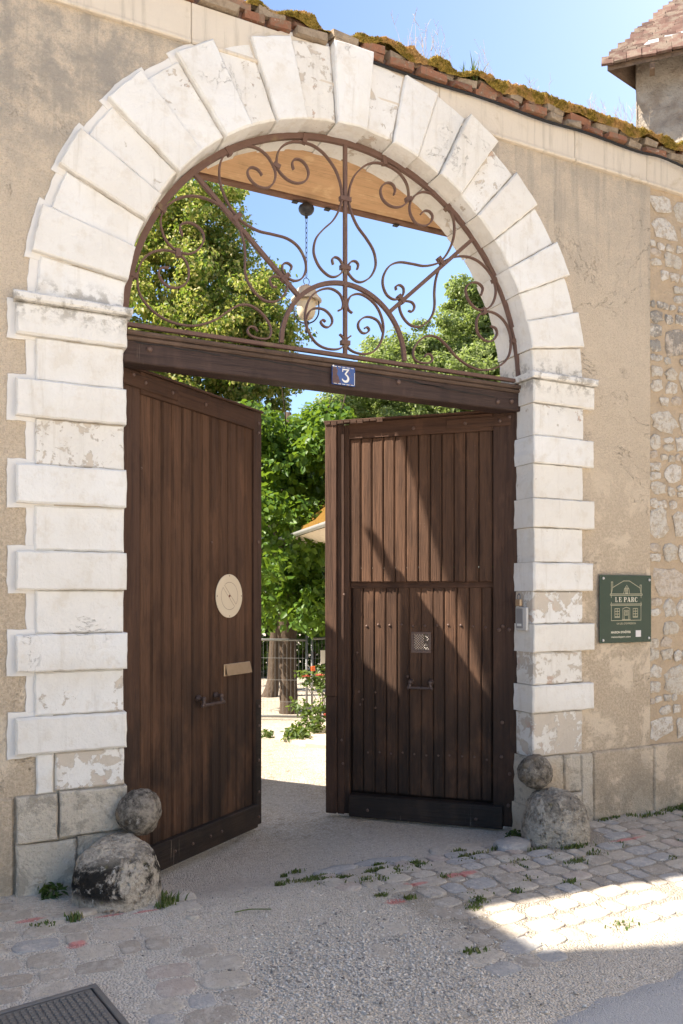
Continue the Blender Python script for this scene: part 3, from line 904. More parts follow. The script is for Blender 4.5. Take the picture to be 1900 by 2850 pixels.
for x in xs:
    for j, (y, dz) in enumerate(prof):
        hgt, k = moss_h(x, y)
        hang = min(1.0, max(0.0, mnoise.noise(Vector((x * 4.3, 8, 0))) + .55)) * k
        z = 5.062 + dz * (hang if dz < 0 else 1) + (hgt if j > 2 else 0) - (1 - k) * .05
        V.append((x, .022 + y * (1.0 if j > 3 else k) + .012 * mnoise.noise(Vector((x * 31, j, 0))), z))
n = len(prof)
for i in range(len(xs) - 1):
    for j in range(n - 1): F.append((i * n + j, (i + 1) * n + j, (i + 1) * n + j + 1, i * n + j + 1))
P0 = np.array(V).reshape(len(xs), n, 3)
TV = []; TF = []; nm = 0; tries = 0
while nm < 42000 and tries < 400000:
    tries += 1
    i = random.randrange(len(xs) - 1); d = moss_density(xs[i])
    if random.random() > d * 1.4: continue
    j = min(n - 2, int(abs(random.gauss(2.6, 2.2)))); u, w = random.random(), random.random()
    c = Vector(P0[i, j] * (1 - u) * (1 - w) + P0[i + 1, j] * u * (1 - w) + P0[i, j + 1] * (1 - u) * w + P0[i + 1, j + 1] * u * w)
    nm += 1; s = random.uniform(.0035, .008); a = random.uniform(0, 6.28)
    up_ = Vector((random.uniform(-.6, .6), -.7 if j < 3 else -.2, .2 if j < 3 else .9)).normalized()
    w_ = Vector((math.cos(a), math.sin(a), random.uniform(-.4, .4))).normalized() * s * .5
    k = len(TV); TV += [c - w_, c + w_, c + up_ * s * 1.7]; TF.append((k, k + 1, k + 2))
base_n = len(V)
allV = np.concatenate([np.array(V), np.array([tuple(v) for v in TV])])
tri = [(a, b_, c) for a, b_, c, d in F] + [(a, c, d) for a, b_, c, d in F] + [(a + base_n, b_ + base_n, c + base_n) for a, b_, c in TF]
o = np_mesh('moss', allV, tri, M_moss, roof); tag(o, kind='stuff')

# black cable under the eave
cab = spline([(2.30, .02, 4.915), (2.75, .015, 4.905), (3.2, .012, 4.912), (3.7, .01, 4.895), (4.1, .012, 4.910), (4.6, .012, 4.897), (4.85, .0, 4.905), (5.2, -.01, 4.873), (5.6, .01, 4.895), (6.3, .01, 4.89)], 5)
tag(MB().tube(cab, .009, 6).build('cable', M_cable, None, True), 'thin black cable strung along the cornice under the roof tiles', 'cable')

# dry stalks on the roof
def dry_plant(x, h, n, lean, label, seed, green=False):
    rd = random.Random(seed); b = MB()
    z = 5.08; y = .10
    for i in range(n):
        a = rd.uniform(-.5, .5) + lean; c = rd.uniform(-.3, .3)
        hh = h * rd.uniform(.45, 1.0); x0 = x + rd.uniform(-.14, .14) * min(1, n / 10)
        p = [(x0, y + rd.uniform(-.03, .1), z - .05)]
        for k in range(1, 6): p.append((x0 + a * hh * (k / 5) ** 1.3 * .6 + rd.uniform(-.006, .006), p[0][1] + c * hh * k / 5 * .5, z + hh * k / 5))
        b.tube(p, [.0022 - .0003 * k for k in range(6)], 4)
        for q in range(rd.randint(1, 5)):
            k = rd.randint(2, 5); s0 = Vector(p[k]); e = s0 + Vector((rd.uniform(-.05, .05), rd.uniform(-.03, .03), rd.uniform(.02, .07)))
            b.tube([s0, e], [.0014, .0008], 3)
    o = b.build('dry_plant', M_twig)
    tag(o, label, 'dry plant', 'dry plants on the roof edge')
dry_plant(2.71, .34, 11, .0, 'tall bare pale stalks standing on the mossy roof above the keystone', 1)
dry_plant(2.86, .27, 15, .1, 'bushy pale dried stalks right beside the tallest stalks on the roof', 2)
dry_plant(3.34, .36, 7, -.5, 'few tall curved dry stems leaning left among green blades on the roof', 3)
dry_plant(3.72, .17, 7, -.1, 'short sparse dry stems on the middle of the roof edge', 4)
dry_plant(4.00, .18, 1, -.3, 'single thin dark dry stem rising alone from the moss', 5)
dry_plant(4.27, .24, 10, -.2, 'spray of thin dark twigs on the roof right of the single stem', 6)
dry_plant(4.47, .24, 5, .1, 'loose group of thin dry stems second from the old tower', 8)
dry_plant(4.68, .26, 13, .15, 'fan of dark twigs on the roof against the old tower wall', 7)
def pg2():
    c = random.choice([(3.14, .0), (3.23, .0)])
    return c[0] + random.gauss(0, .02), .08 + random.gauss(0, .02), 5.06, 1
V, F = blades(60, pg2, .05, .13, width=.004)
tag(np_mesh('roof_grass', V, F, M_grass), 'small green grass tuft growing in the roof moss', 'grass')

# ------------------------------------------------------------------ stone arch and jambs
arch = thing('stone_gate_arch', (2.22, .25, -.1), 'white limewashed stone arch with toothed jambs around the gateway', 'arch')
J = [180, 171.6, 163.7, 156.6, 149.2, 141.9, 133.8, 126.4, 118.4, 111.3, 103.2, 94.9, 86.4, 78.7, 70.8, 63.4, 55.5, 48.4, 40.3, 31.8, 24.3, 16.4, 8.6, 0]
rs = random.Random(3)
FLK = {0: .25, 2: .3, 4: .45, 6: .55, 8: .75, 10: .75, 12: .65, 14: .6, 16: .55, 18: .35, 20: .4, 22: .45}
for i in range(23):
    a0, a1 = R_(J[i]), R_(J[i + 1])
    proud = i % 2 == 1
    r0 = 1.404 if proud else 1.414; r1 = (1.900 if proud else 1.864) + rs.uniform(-.010, .010)
    if i > 12: r1 = (1.888 if proud else 1.868) + rs.uniform(-.012, .012)
    if i in (9, 11, 13): r1 = 1.882
    g0 = .0022 / r0; g1 = .0022 / r1
    def ring(g): return [(a0 - g) + ((a1 + g) - (a0 - g)) * k / 6 for k in range(7)]
    pts = [(CX + r1 * math.cos(t), CZ + r1 * math.sin(t)) for t in ring(g1)]
    inn = [(CX + r0 * math.cos(t), CZ + r0 * math.sin(t)) for t in ring(g0)]
    if proud:   # the long stones have nearly straight heads
        pa, pb = Vector(pts[0]), Vector(pts[-1])
        pts = [tuple(Vector(p).lerp(pa.lerp(pb, k / 6), .6)) for k, p in enumerate(pts)]
    outline = [p for p in pts] + inn[::-1]
    o2 = rough_outline(outline, .030, .0050, 17, i)
    left = i < 10
    pr = 0.0 if proud else .030
    if not left and proud: pr = .008 if i not in (11, 15) else 0.0
    if not left and not proud: pr = .024
    b = MB().prism(o2, pr, .396, rs.uniform(.006, .011), (rs.uniform(-.02, .02), rs.uniform(-.02, .02)))
    if i in (11, 15):     # wedge faced stones
        b.v = [(x, y - (.035 if y < .02 else 0) * max(0, min(1, (math.hypot(x - CX, z - CZ) - 1.42) / .45)), z) for x, y, z in b.v]
    fl = FLK.get(i, .12)
    b.build('voussoir', M_paint, arch, False, (1, 1, 1, fl))
def mirror(o): return [(2 * CX - x, z) for x, z in o][::-1]
courses = [(2.900, 3.066, 1), (2.672, 2.900, 0), (2.475, 2.672, 1), (2.232, 2.475, 0), (2.024, 2.232, 1), (1.780, 2.024, 0), (1.574, 1.780, 1), (1.343, 1.574, 0), (1.145, 1.343, 1), (.912, 1.145, 0), (.715, .912, 1)]
FJ = {('L', 3): .72, ('L', 5): .38, ('L', 7): .25, ('L', 9): .40, ('R', 1): .5, ('R', 3): .35, ('R', 5): .4, ('R', 7): .95, ('R', 9): .8, ('R', 2): .45}
for side in 'LR':
    for ci, (z0, z1, pr) in enumerate(courses):
        xa, xb = (.262, .824) if pr else (.357, .812)
        xa += rs.uniform(-.006, .006); xb += rs.uniform(-.003, .003)
        o_ = [(xa, z0 + .0025), (xb, z0 + .0025), (xb, z1 - .0025), (xa, z1 - .0025)]
        if side == 'R': o_ = mirror(o_)
        o_ = rough_outline(o_, .030, .0045, 17, ci + (50 if side == 'R' else 0))
        yf = 0.0 if pr else (.030 if side == 'L' else .016)
        MB().prism(o_, yf, .222, rs.uniform(.006, .012), (rs.uniform(-.012, .012), rs.uniform(-.012, .012))).build('jamb_block', M_paint, arch, False, (1, 1, 1, FJ.get((side, ci), .15)))
    m = [(.252, 3.068), (.850, 3.068), (.856, 3.110), (.246, 3.114)]
    if side == 'R': m = mirror(m)
    MB().prism(rough_outline(m, .06, .004, 15, 9), -.030, .24, .010).build('impost_moulding', M_paint, arch, False, (1, 1, 1, .35))
# lower stones of the jambs
def base(o_, y, m, seed, fl=.3, bev=.008, amp=.006):
    MB().prism(rough_outline(o_, .045, amp, 13, seed), y, .222, bev, (rs.uniform(-.03, .03), rs.uniform(-.03, .03))).build('base_stone', m, arch, False, (1, 1, 1, fl))
base([(.362, .503), (.449, .503), (.449, .712), (.362, .712)], .034, M_paint, 1, .2)
base([(.456, .512), (.812, .512), (.812, .712), (.456, .712)], .030, M_paint, 2, 1.12)
base([(.266, .258), (.466, .258), (.466, .497), (.266, .497)], .008, M_bare, 3)
base([(.478, .268), (.825, .268), (.825, .506), (.478, .506)], .0, M_bare, 4)
base([(.262, -.2), (.560, -.2), (.560, .252), (.262, .252)], .0, M_bare, 5, .3, .012, .010)
base([(.566, -.2), (.830, -.2), (.830, .262), (.566, .262)], .012, M_bare, 6)
base([(3.628, .405), (4.080, .405), (4.080, .712), (3.628, .712)], .022, M_paint, 7, 1.05)
base([(3.615, .06), (3.895, .06), (3.895, .40), (3.615, .40)], .006, M_bare, 8, .3, .012, .010)
base([(3.905, .13), (4.060, .13), (4.060, .395), (3.905, .395)], .012, M_bare, 9, .3, .011, .008)
base([(4.066, -.2), (4.185, -.2), (4.185, .385), (4.066, .385)], .016, M_bare, 10, .3, .012, .008)
base([(3.60, -.25), (4.06, -.25), (4.06, .122), (3.905, .125), (3.895, .055), (3.60, .055)], -.008, M_bare, 11, .3, .018, .012)
# mortar core behind the stones
b = MB()
ring = [(CX + 1.84 * math.cos(t), CZ + 1.84 * math.sin(t)) for t in np.linspace(0, math.pi, 60)] + [(CX + 1.425 * math.cos(t), CZ + 1.425 * math.sin(t)) for t in np.linspace(math.pi, 0, 60)]
b.prism(ring, .046, .385, .001)
b.prism([(.37, -.3), (.806, -.3), (.806, 3.07), (.37, 3.07)], .046, .215, .001)
b.prism([(3.634, -.3), (4.07, -.3), (4.07, 3.07), (3.634, 3.07)], .046, .215, .001)
b.build('mortar_core', M_joint, arch)
for x0, x1 in ((.30, .752), (3.688, 4.14)): MB().box(x0, x1, .2241, .394, -.3, 3.064, .004).build('rebate_masonry', M_margin, arch)
# painted margins on the plaster along the left side
def margin(o_, y, seed):
    MB().prism(rough_outline(o_, .028, .008, 19, seed), y, .051, .002).build('painted_margin', M_margin, arch)
for ci, (z0, z1, pr) in enumerate(courses):
    if pr: margin([(.222, z0 - .018), (.45, z0 - .018), (.45, z1 + .026), (.222, z1 + .026)], .043, ci)
    else: margin([(.312, z0 - .01), (.45, z0 - .01), (.45, z1 + .01), (.312, z1 + .01)], .047, ci)
for i in range(11):
    r1 = 1.932 if i % 2 else 1.903
    a0, a1 = R_(J[i] + (1.0 if i % 2 else 0) * (1 if i else 0)), R_(J[i + 1] - (1.0 if i % 2 else 0))
    o_ = [(CX + r1 * math.cos(a0 + (a1 - a0) * k / 4), CZ + r1 * math.sin(a0 + (a1 - a0) * k / 4)) for k in range(5)] + [(CX + 1.7 * math.cos(t), CZ + 1.7 * math.sin(t)) for t in (a1, a0)]
    margin(o_, .043 if i % 2 else .047, 30 + i)

# stone balls and guard stones
def ball(c, r, label, seed):
    b = MB(); n = 44
    prof = [(r * math.sin(math.pi * k / n), -r * math.cos(math.pi * k / n)) for k in range(1, n)]
    b.lathe(prof, c, 72).jitter(.010, 8, seed).jitter(.006, 30, seed).jitter(.004, 75, seed)
    tag(b.build('stone_ball', M_ball, None, True), label, 'stone ball', 'stone balls at the gate jambs')
ball((.878, -.045, .372), .121, 'round grey stone ball on the jamb above the left guard stone', 1)
ball((3.588, -.045, .325), .119, 'smaller looking round stone ball on the right jamb by the wicket leaf', 2)
def guard(c, r, h, label, seed, blk):
    b = MB()
    prof = [(r * 1.04, -.12), (r * 1.02, .0), (r * 1.0, .04), (r * .985, .11), (r * .94, .17), (r * .85, .225), (r * .72, .265), (r * .55, h * .945), (r * .36, h * .985), (r * .18, h), (r * .05, h * 1.003)]
    n = []
    for i in range(len(prof) - 1):
        for k in range(6):
            t = k / 6; n.append((prof[i][0] * (1 - t) + prof[i + 1][0] * t, prof[i][1] * (1 - t) + prof[i + 1][1] * t))
    n.append(prof[-1])
    b.lathe(n, c, 96).jitter(.020, 5, seed).jitter(.010, 15, seed).jitter(.006, 38, seed).jitter(.003, 90, seed)
    tag(b.build('guard_stone', M_dark, None, True, (1, 1, 1, blk)), label, 'guard stone', 'domed guard stones at the gate')
guard((.735, -.185, -.035), .222, .315, 'large domed guard stone with black lichen at the left jamb', 3, 1.0)
guard((3.665, -.165, -.095), .228, .300, 'paler domed guard stone with cracked base at the right jamb', 5, .5)
def flat(c, rx, ry, h, label, seed, rz=0):
    rd = random.Random(seed); b = MB(); n = 14; V = []; F = []
    for sc_, hh in ((1.03, -.03), (1.0, .0), (.97, h * .75), (.86, h), (.3, h * 1.05)):
        for k in range(n):
            a = 2 * math.pi * k / n; q = 1 + .13 * math.sin(a * 2 + seed) + .07 * math.sin(a * 5 + seed * 2)
            x, y = math.cos(a) * rx * sc_ * q, math.sin(a) * ry * sc_ * q
            V.append((c[0] + x * math.cos(rz) - y * math.sin(rz), c[1] + x * math.sin(rz) + y * math.cos(rz), c[2] + hh))
    for r in range(4):
        for k in range(n): F.append((r * n + k, r * n + (k + 1) % n, (r + 1) * n + (k + 1) % n, (r + 1) * n + k))
    F.append(tuple(4 * n + k for k in range(n)))
    b.add(V, F); tag(b.build('flat_stone', M_cobble, None, True), label, 'stone', 'flat paving stones in the gateway')
flat((1.06, -.24, zg(1.06, -.24)), .075, .085, .025, 'pale flat stone beside the left guard stone', 3)
flat((3.30, -.17, zg(3.3, -.17)), .16, .10, .045, 'pale rounded slab in front of the right guard stone', 5, .2)
flat((2.03, -.10, zg(2.03, -.10)), .15, .075, .022, 'rounded grey flat stone alone in the weeds of the gateway', 7, .1)
flat((2.42, -.02, zg(2.42, -.02)), .20, .08, .014, 'long pale threshold slab left of the wicket leaf', 9, -.05)
flat((2.98, .02, zg(2.98, .02)), .24, .10, .014, 'broad flat threshold slab under the wicket leaf', 11, .1)
flat((.52, -.36, zg(.52, -.36)), .12, .045, .016, 'small pale flat stone in front of the left wall foot', 13, .1)
flat((1.02, -.62, zg(1.02, -.62)), .028, .018, .012, 'small smooth white pebble on the gravel', 15)

# ------------------------------------------------------------------ gate leaves
def rivet_mesh():
    b = MB(); b.lathe([(.011, 0), (.0105, .003), (.008, .0065), (.004, .0085), (.001, .009)], (0, 0, 0), 10)
    m = b.mesh('bolt', smooth=True); m.materials.append(M_rivet); return m
RIV = rivet_mesh()
def leaf_builder(root, f):
    """f: sign of local y that faces the street"""
    def bx(name, mt, s0, s1, d0, d1, z0, z1, par=None, bev=.004, jit=0):
        b = MB(); lo, hi = sorted((f * d0, f * d1)); b.box(s0, s1, lo, hi, z0, z1, bev)
        if jit: b.jitter(jit, 3)
        return b.build(name, mt, par or root)
    def bolt(s, d, z, par=None, sc_=1.0):
        o = bpy.data.objects.new('bolt', RIV)
        o.location = (s, f * d, z); o.rotation_euler = (R_(-90) if f > 0 else R_(90), 0, 0); o.scale = (sc_,) * 3
        link(o, par or root); return o
    return bx, bolt
def handle(par, f, s, d, z, w=.2):
    b = MB()
    for q in (-1, 1):
        c = (s + q * w * .38, 0, z + .03)
        b.lathe([(.021, f * d), (.023, f * (d + .012)), (.013, f * (d + .02)), (.011, f * (d + .045)), (.016, f * (d + .055)), (.014, f * (d + .062)), (.004, f * (d + .066))], c, 14, 'y')
        b.tube([(c[0], f * (d + .05), c[2]), (c[0] + q * .004, f * (d + .058), z), (c[0], f * (d + .055), z - .012)], [.011, .013, .010], 10)
    prof = [(.004, -w / 2), (.012, -w / 2 + .004), (.014, -w / 2 + .014), (.008, -w / 2 + .022), (.011, -w / 2 + .04), (.0095, -.03), (.013, -.012), (.008, -.006), (.013, 0), (.008, .006), (.013, .012), (.0095, .03), (.011, w / 2 - .04), (.008, w / 2 - .022), (.014, w / 2 - .014), (.012, w / 2 - .004), (.004, w / 2)]
    b.lathe([(r, h) for r, h in prof], (s, f * (d + .058), z - .012), 12, 'x')
    return b.build('pull_handle', M_handle, par, True)

# left leaf
LL = thing('gate_leaf', (.815, .24, 0), 'left brown boarded gate leaf with letter slot, swung inward', 'gate', 'gate leaves', R_(35.5))
bx, bolt = leaf_builder(LL, -1)
JL = [.172, .278, .373, .466, .561, .657, .754, .851, .947, 1.042, 1.139, 1.236, 1.333]
rd = random.Random(21)
for a, c in zip(JL[:-1], JL[1:]):
    b = MB(); b.box(a + .0026, c - .0026, rd.uniform(-.002, .002), .028, .03, 2.742, .0075); b.box(a + .011, a + .0155, -.0035, .01, .03, 2.742, .0015)
    b.build('board', M_wood, LL)
bx('backing', M_kick, .0, 1.42, -.030, -.060, -.11, 2.86)
bx('hinge_stile', M_frame, -.02, .170, .012, -.029, -.115, 2.862)
bx('meeting_stile', M_frame, 1.335, 1.432, .012, -.029, -.12, 2.878)
bx('top_rail', M_frameX, .171, 1.334, .016, -.029, 2.738, 2.868)
bx('rail_patch', M_frameX, .02, .50, .026, .0165, 2.762, 2.846)
bx('top_cap', M_frameX, -.02, 1.44, .028, -.062, 2.871, 2.886, None, .003, .003)
bx('kick_board', M_kick, .171, 1.352, .040, -.028, -.125, .042, None, .006, .003)
bx('edge_iron', M_kick, 1.354, 1.414, .017, .0125, -.115, .79, None, .002)
for s, z in ((.10, 2.83), (.20, 2.805), (.44, 2.80), (.78, 2.80), (1.385, 2.79), (1.385, 2.72), (1.383, 1.93)): bolt(s, .016 + (.010 if s < .5 else 0), z, None, 1.1)
for z in (.74, .60, .35, .12, -.06): bolt(1.39, .017, z)
for s in (.45, .62, .80, .92): bolt(s, .040, -.04, None, .9)
for z in (1.9, 2.3): bolt(.19 if z > 2 else .86, .004, z, None, .7)
handle(LL, -1, .80, .003, .845, .24)
b = MB(); b.box(.985, 1.286, -.014, -.003, .992, 1.074, .003); b.build('letter_slot', M_brass, LL)
b = MB(); V = [(.995, -.017, 1.066), (1.282, -.017, 1.066), (1.282, -.034, .998), (.995, -.034, .998), (.995, -.014, 1.066), (1.282, -.014, 1.066), (1.282, -.031, .998), (.995, -.031, .998)]
b.add(V, [(0, 1, 2, 3), (7, 6, 5, 4), (0, 4, 5, 1), (1, 5, 6, 2), (2, 6, 7, 3), (3, 7, 4, 0)]); b.build('letter_flap', M_brass, LL)

# no parking disc on the left leaf
ND = thing('no_parking_disc', (.815, .24, 0), 'round cream disc with an incised barred circle on the left gate leaf', 'sign', None, R_(35.5))
dc = (1.046, 0, 1.541)
b = MB(); b.lathe([(.146, -.004), (.1495, -.005), (.1495, -.009), (.147, -.0105)], dc, 48, 'y'); b.build('disc', M_cream, ND)
b = MB()
def ribbon(b, pts, y, w):
    n = len(pts); V = []; F = []
    for i in range(n):
        a = Vector(pts[max(i - 1, 0)]); c = Vector(pts[min(i + 1, n - 1)]); t = (c - a).normalized(); q = Vector((-t.y, t.x)) * w / 2
        p = Vector(pts[i]); V += [(p.x - q.x, y, p.y - q.y), (p.x + q.x, y, p.y + q.y)]
    for i in range(n - 1): F.append((2 * i, 2 * i + 1, 2 * i + 3, 2 * i + 2))
    b.add(V, F)
rr_ = .094
for sg in (1, -1):
    t0 = math.radians(-45 if sg > 0 else 135)
    arc = [(dc[0] + rr_ * math.cos(t0 + .12 + (math.pi - .24) * k / 24), dc[2] + rr_ * math.sin(t0 + .12 + (math.pi - .24) * k / 24)) for k in range(25)]
    ribbon(b, arc + [arc[0]], -.0112, .0022)
b.build('incised_lines', M_line, ND)
b = MB(); b.lathe([(.009, -.011), (.009, -.0125), (.007, -.013)], dc, 12, 'y')
for k in range(4): b.lathe([(.004, -.0108), (.004, -.0122), (.002, -.0125)], (dc[0] + .138 * math.cos(k * math.pi / 2), 0, dc[2] + .138 * math.sin(k * math.pi / 2)), 8, 'y')
b.build('screws', M_line, ND)

# right leaf
RL = thing('gate_leaf', (3.63, .22, 0), 'right brown boarded gate leaf with wicket door, partly sunlit', 'gate', 'gate leaves', R_(137))
bx, bolt = leaf_builder(RL, 1)
JR = [.163, .266, .363, .449, .540, .627, .717, .808, .897, .985, 1.076, 1.165, 1.256]
for a, c in zip(JR[:-1], JR[1:]):
    b = MB(); b.box(a + .0026, c - .0026, -.028, rd.uniform(-.002, .002), 1.645, 2.752, .0075); b.box(a + .011, a + .0155, -.01, .0035, 1.645, 2.752, .0015)
    b.build('board', M_wood, RL)
bx('backing', M_kick, .1601, 1.2579, -.0295, -.052, 1.76, 2.747)
bx('hinge_stile', M_frame, -.02, .160, .010, -.055, -.135, 2.875)
bx('lock_stile', M_frame, 1.258, 1.345, .006, -.055, -.14, 2.86)
bx('astragal', M_frame, 1.347, 1.438, .052, -.055, .766, 2.868)
bx('astragal_lower', M_frame, 1.347, 1.434, .050, -.055, -.135, .763)
bx('lock_strip', M_frame, 1.290, 1.346, .030, .0065, -.14, 2.86)
bx('top_rail', M_frameX, .161, 1.257, .014, -.055, 2.748, 2.874)
bx('rail_patch', M_frameX, .03, .50, .024, .0145, 2.775, 2.850)
bx('top_cap', M_frameX, -.02, 1.45, .058, -.060, 2.877, 2.890, None, .003, .004)
b = MB()
for k in range(9):
    s0 = 1.44 - k * .052
    b.box(s0 - .046, s0, .0575, .0605, 2.860 - .006 * math.sin(k * 1.7), 2.886, .001)
b.build('cap_lead_strip', M_frameX, RL)
bx('kick_board', M_kick, .087, 1.250, .045, -.05, -.150, .016, None, .006, .003)
bx('wicket_head', M_frameX, .161, 1.257, -.030, -.058, 1.60, 1.75)
for s, z in ((.04, 2.835), (.11, 2.812), (.36, 2.81), (.75, 2.80), (.09, 1.32), (.117, 1.294), (.045, 1.296), (.095, .62), (.10, .37), (.04, .25), (.05, .02)): bolt(s, .011 + (.013 if z > 2.7 and s < .5 else 0), z, None, 1.25)
for s in (.28, 1.10): bolt(s, .045, -.09, None, 1.1)
for s, z in ((1.29, 1.55), (1.31, .43), (1.30, .25)): bolt(s, .03, z, None, .9)
for i, (a, c) in enumerate(zip(JR[:-1], JR[1:])):      # nail heads on the upper boards
    for k in range(3): bolt(rd.uniform(a + .02, c - .02), -.002, rd.uniform(1.68, 2.72), None, .26)
bx('wicket_stop', M_frame, .12, .19, -.094, -.120, -.13, 1.70)
bx('wicket_stop', M_frame, 1.22, 1.30, -.094, -.120, -.13, 1.70)
bx('wicket_sill', M_frameX, .1901, 1.2199, -.094, -.120, -.13, .06)
bx('wicket_head_stop', M_frameX, .1901, 1.2199, -.094, -.120, 1.58, 1.70)
# wicket door, a part of the leaf
dw = -.036
wk = bx('wicket_door', M_frame, .168, 1.244, dw - .03, dw - .055, .025, 1.632)
JW = [.168, .250, .342, .432, .526, .611, .703, .795, .884, .976, 1.066, 1.158, 1.244]
for i, (a, c) in enumerate(zip(JW[:-1], JW[1:])):
    b = MB(); y0, y1 = dw - .0285, dw + rd.uniform(-.0012, .0012)
    if i in (5, 6):      # boards cut out behind the spy grille
        b.box(a + .0016, c - .0016, y0, y1, .03, 1.128, .005); b.box(a + .0016, c - .0016, y0, y1, 1.252, 1.628, .005)
        if i == 5: b.box(a + .0016, a + .030, y0, y1, 1.1285, 1.2515, .001)
        else: b.box(c - .034, c - .0016, y0, y1, 1.1285, 1.2515, .001)
    else: b.box(a + .0024, c - .0024, y0, y1, .03, 1.628, .007)
    if i not in (5, 6): b.box(a + .010, a + .0145, dw - .01, dw + .0035, .03, 1.628, .0015)
    b.build('board', M_wood, wk)
# hole through the wicket back behind the grille: rebuild the back as four pieces
bm_ = MB()
for s0, s1, z0, z1 in ((.168, .640, .025, 1.632), (.764, 1.244, .025, 1.632), (.6401, .7639, .025, 1.130), (.6401, .7639, 1.250, 1.632)): bm_.box(s0, s1, dw - .055, dw - .030, z0, z1, .001)
old = wk.data; wk.data = bm_.mesh('wicket_door'); wk.data.materials.append(M_frame); bpy.data.meshes.remove(old)
for a in JW[1:-1]: bolt(a - .03, dw + .001, 1.315 + rd.uniform(-.008, .008), wk, .95)
for a in JW[1:-1]: bolt(a - .04, dw + .001, .34 + rd.uniform(-.012, .012), wk, .75)
for s, z in ((1.205, 1.10), (1.19, .80), (1.06, .80), (1.18, .70), (1.06, .68), (1.16, .74)): bolt(s, dw + .001, z, wk, .8)
handle(wk, 1, .700, dw, .862, .2)
b = MB(); b.lathe([(.010, dw), (.011, dw + .01), (.007, dw + .02), (.002, dw + .024)], (.805, 0, .93), 10, 'y'); b.build('latch_knob', M_handle, wk, True)
# spy grille: frame plus a lattice with real openings
b = MB(); g0, g1, h0, h1 = .626, .778, 1.110, 1.268; t = .018
for s0, s1, z0, z1 in ((g0, g1, h0, h0 + t), (g0, g1, h1 - t, h1), (g0, g0 + t, h0 + t, h1 - t), (g1 - t, g1, h0 + t, h1 - t)): b.box(s0, s1, dw + .003, dw + .007, z0, z1, .001)
n = 8
for k in range(-n, n + 1):
    p = .0190
    for sg in (1, -1):
        u0 = (g0 + g1) / 2 + k * p
        V = []
        z_a, z_b = h0 + t - .001, h1 - t + .001; hh = (z_b - z_a)
        # diagonal clipped to the frame
        A = Vector((u0 - sg * hh / 2, z_a)); B = Vector((u0 + sg * hh / 2, z_b))
        lo, hi = g0 + t - .001, g1 - t + .001
        def clipp(A, B):
            t0, t1 = 0.0, 1.0; d = B.x - A.x
            ts = sorted(((lo - A.x) / d, (hi - A.x) / d)); t0, t1 = max(0, ts[0]), min(1, ts[1])
            return (A.lerp(B, t0), A.lerp(B, t1)) if t1 - t0 > .02 else None
        c = clipp(A, B)
        if c: b.strap([tuple(c[0]), tuple(c[1])], dw + (.0050 if sg > 0 else .0056), .003, .0068)
b.build('spy_grille', M_rivet, wk)

# ------------------------------------------------------------------ lintel
LT = thing('timber_lintel', (2.22, .2, 2.87), 'dark brown timber lintel beam crossing above the gate leaves', 'lintel')
b = MB(); b.box(.792, 3.648, .165, .30, 2.868, 2.996, .007).jitter(.004, 2.2); b.build('beam', M_lintel, LT)
b = MB()
for i, (y0, z0, z1) in enumerate(((.152, 2.997, 3.022), (.138, 3.023, 3.050))): b.box(.80, 3.64, y0, .31, z0, z1, .007)
b.jitter(.005, 2.6); b.build('moulding', M_mould, LT)
for x, z in ((.98, 2.955), (3.55, 2.93), (3.43, 2.915), (2.62, 2.96)):
    o = bpy.data.objects.new('bolt', RIV); o.location = Vector((x, .165, z)) - OFF[LT]; o.rotation_euler = (R_(90), 0, 0); o.scale = (1.6,) * 3; link(o, LT)
b = MB()       # long drying checks in the beam
for pts in (([(2.33, 2.985), (2.6, 2.978), (2.85, 2.965), (3.15, 2.951), (3.4, 2.945)]), ([(2.7, 2.99), (2.82, 2.968), (2.98, 2.962)]), ([(1.45, 2.984), (1.75, 2.978), (1.95, 2.97), (2.11, 2.955)]), ([(.9, 2.985), (1.15, 2.982), (1.4, 2.976)])):
    q = spline(pts, 5); ribbon(b, [(x, z + .003 * math.sin(x * 31)) for x, z in q], .1605, .006)
b.build('drying_crack', M_cable, LT)

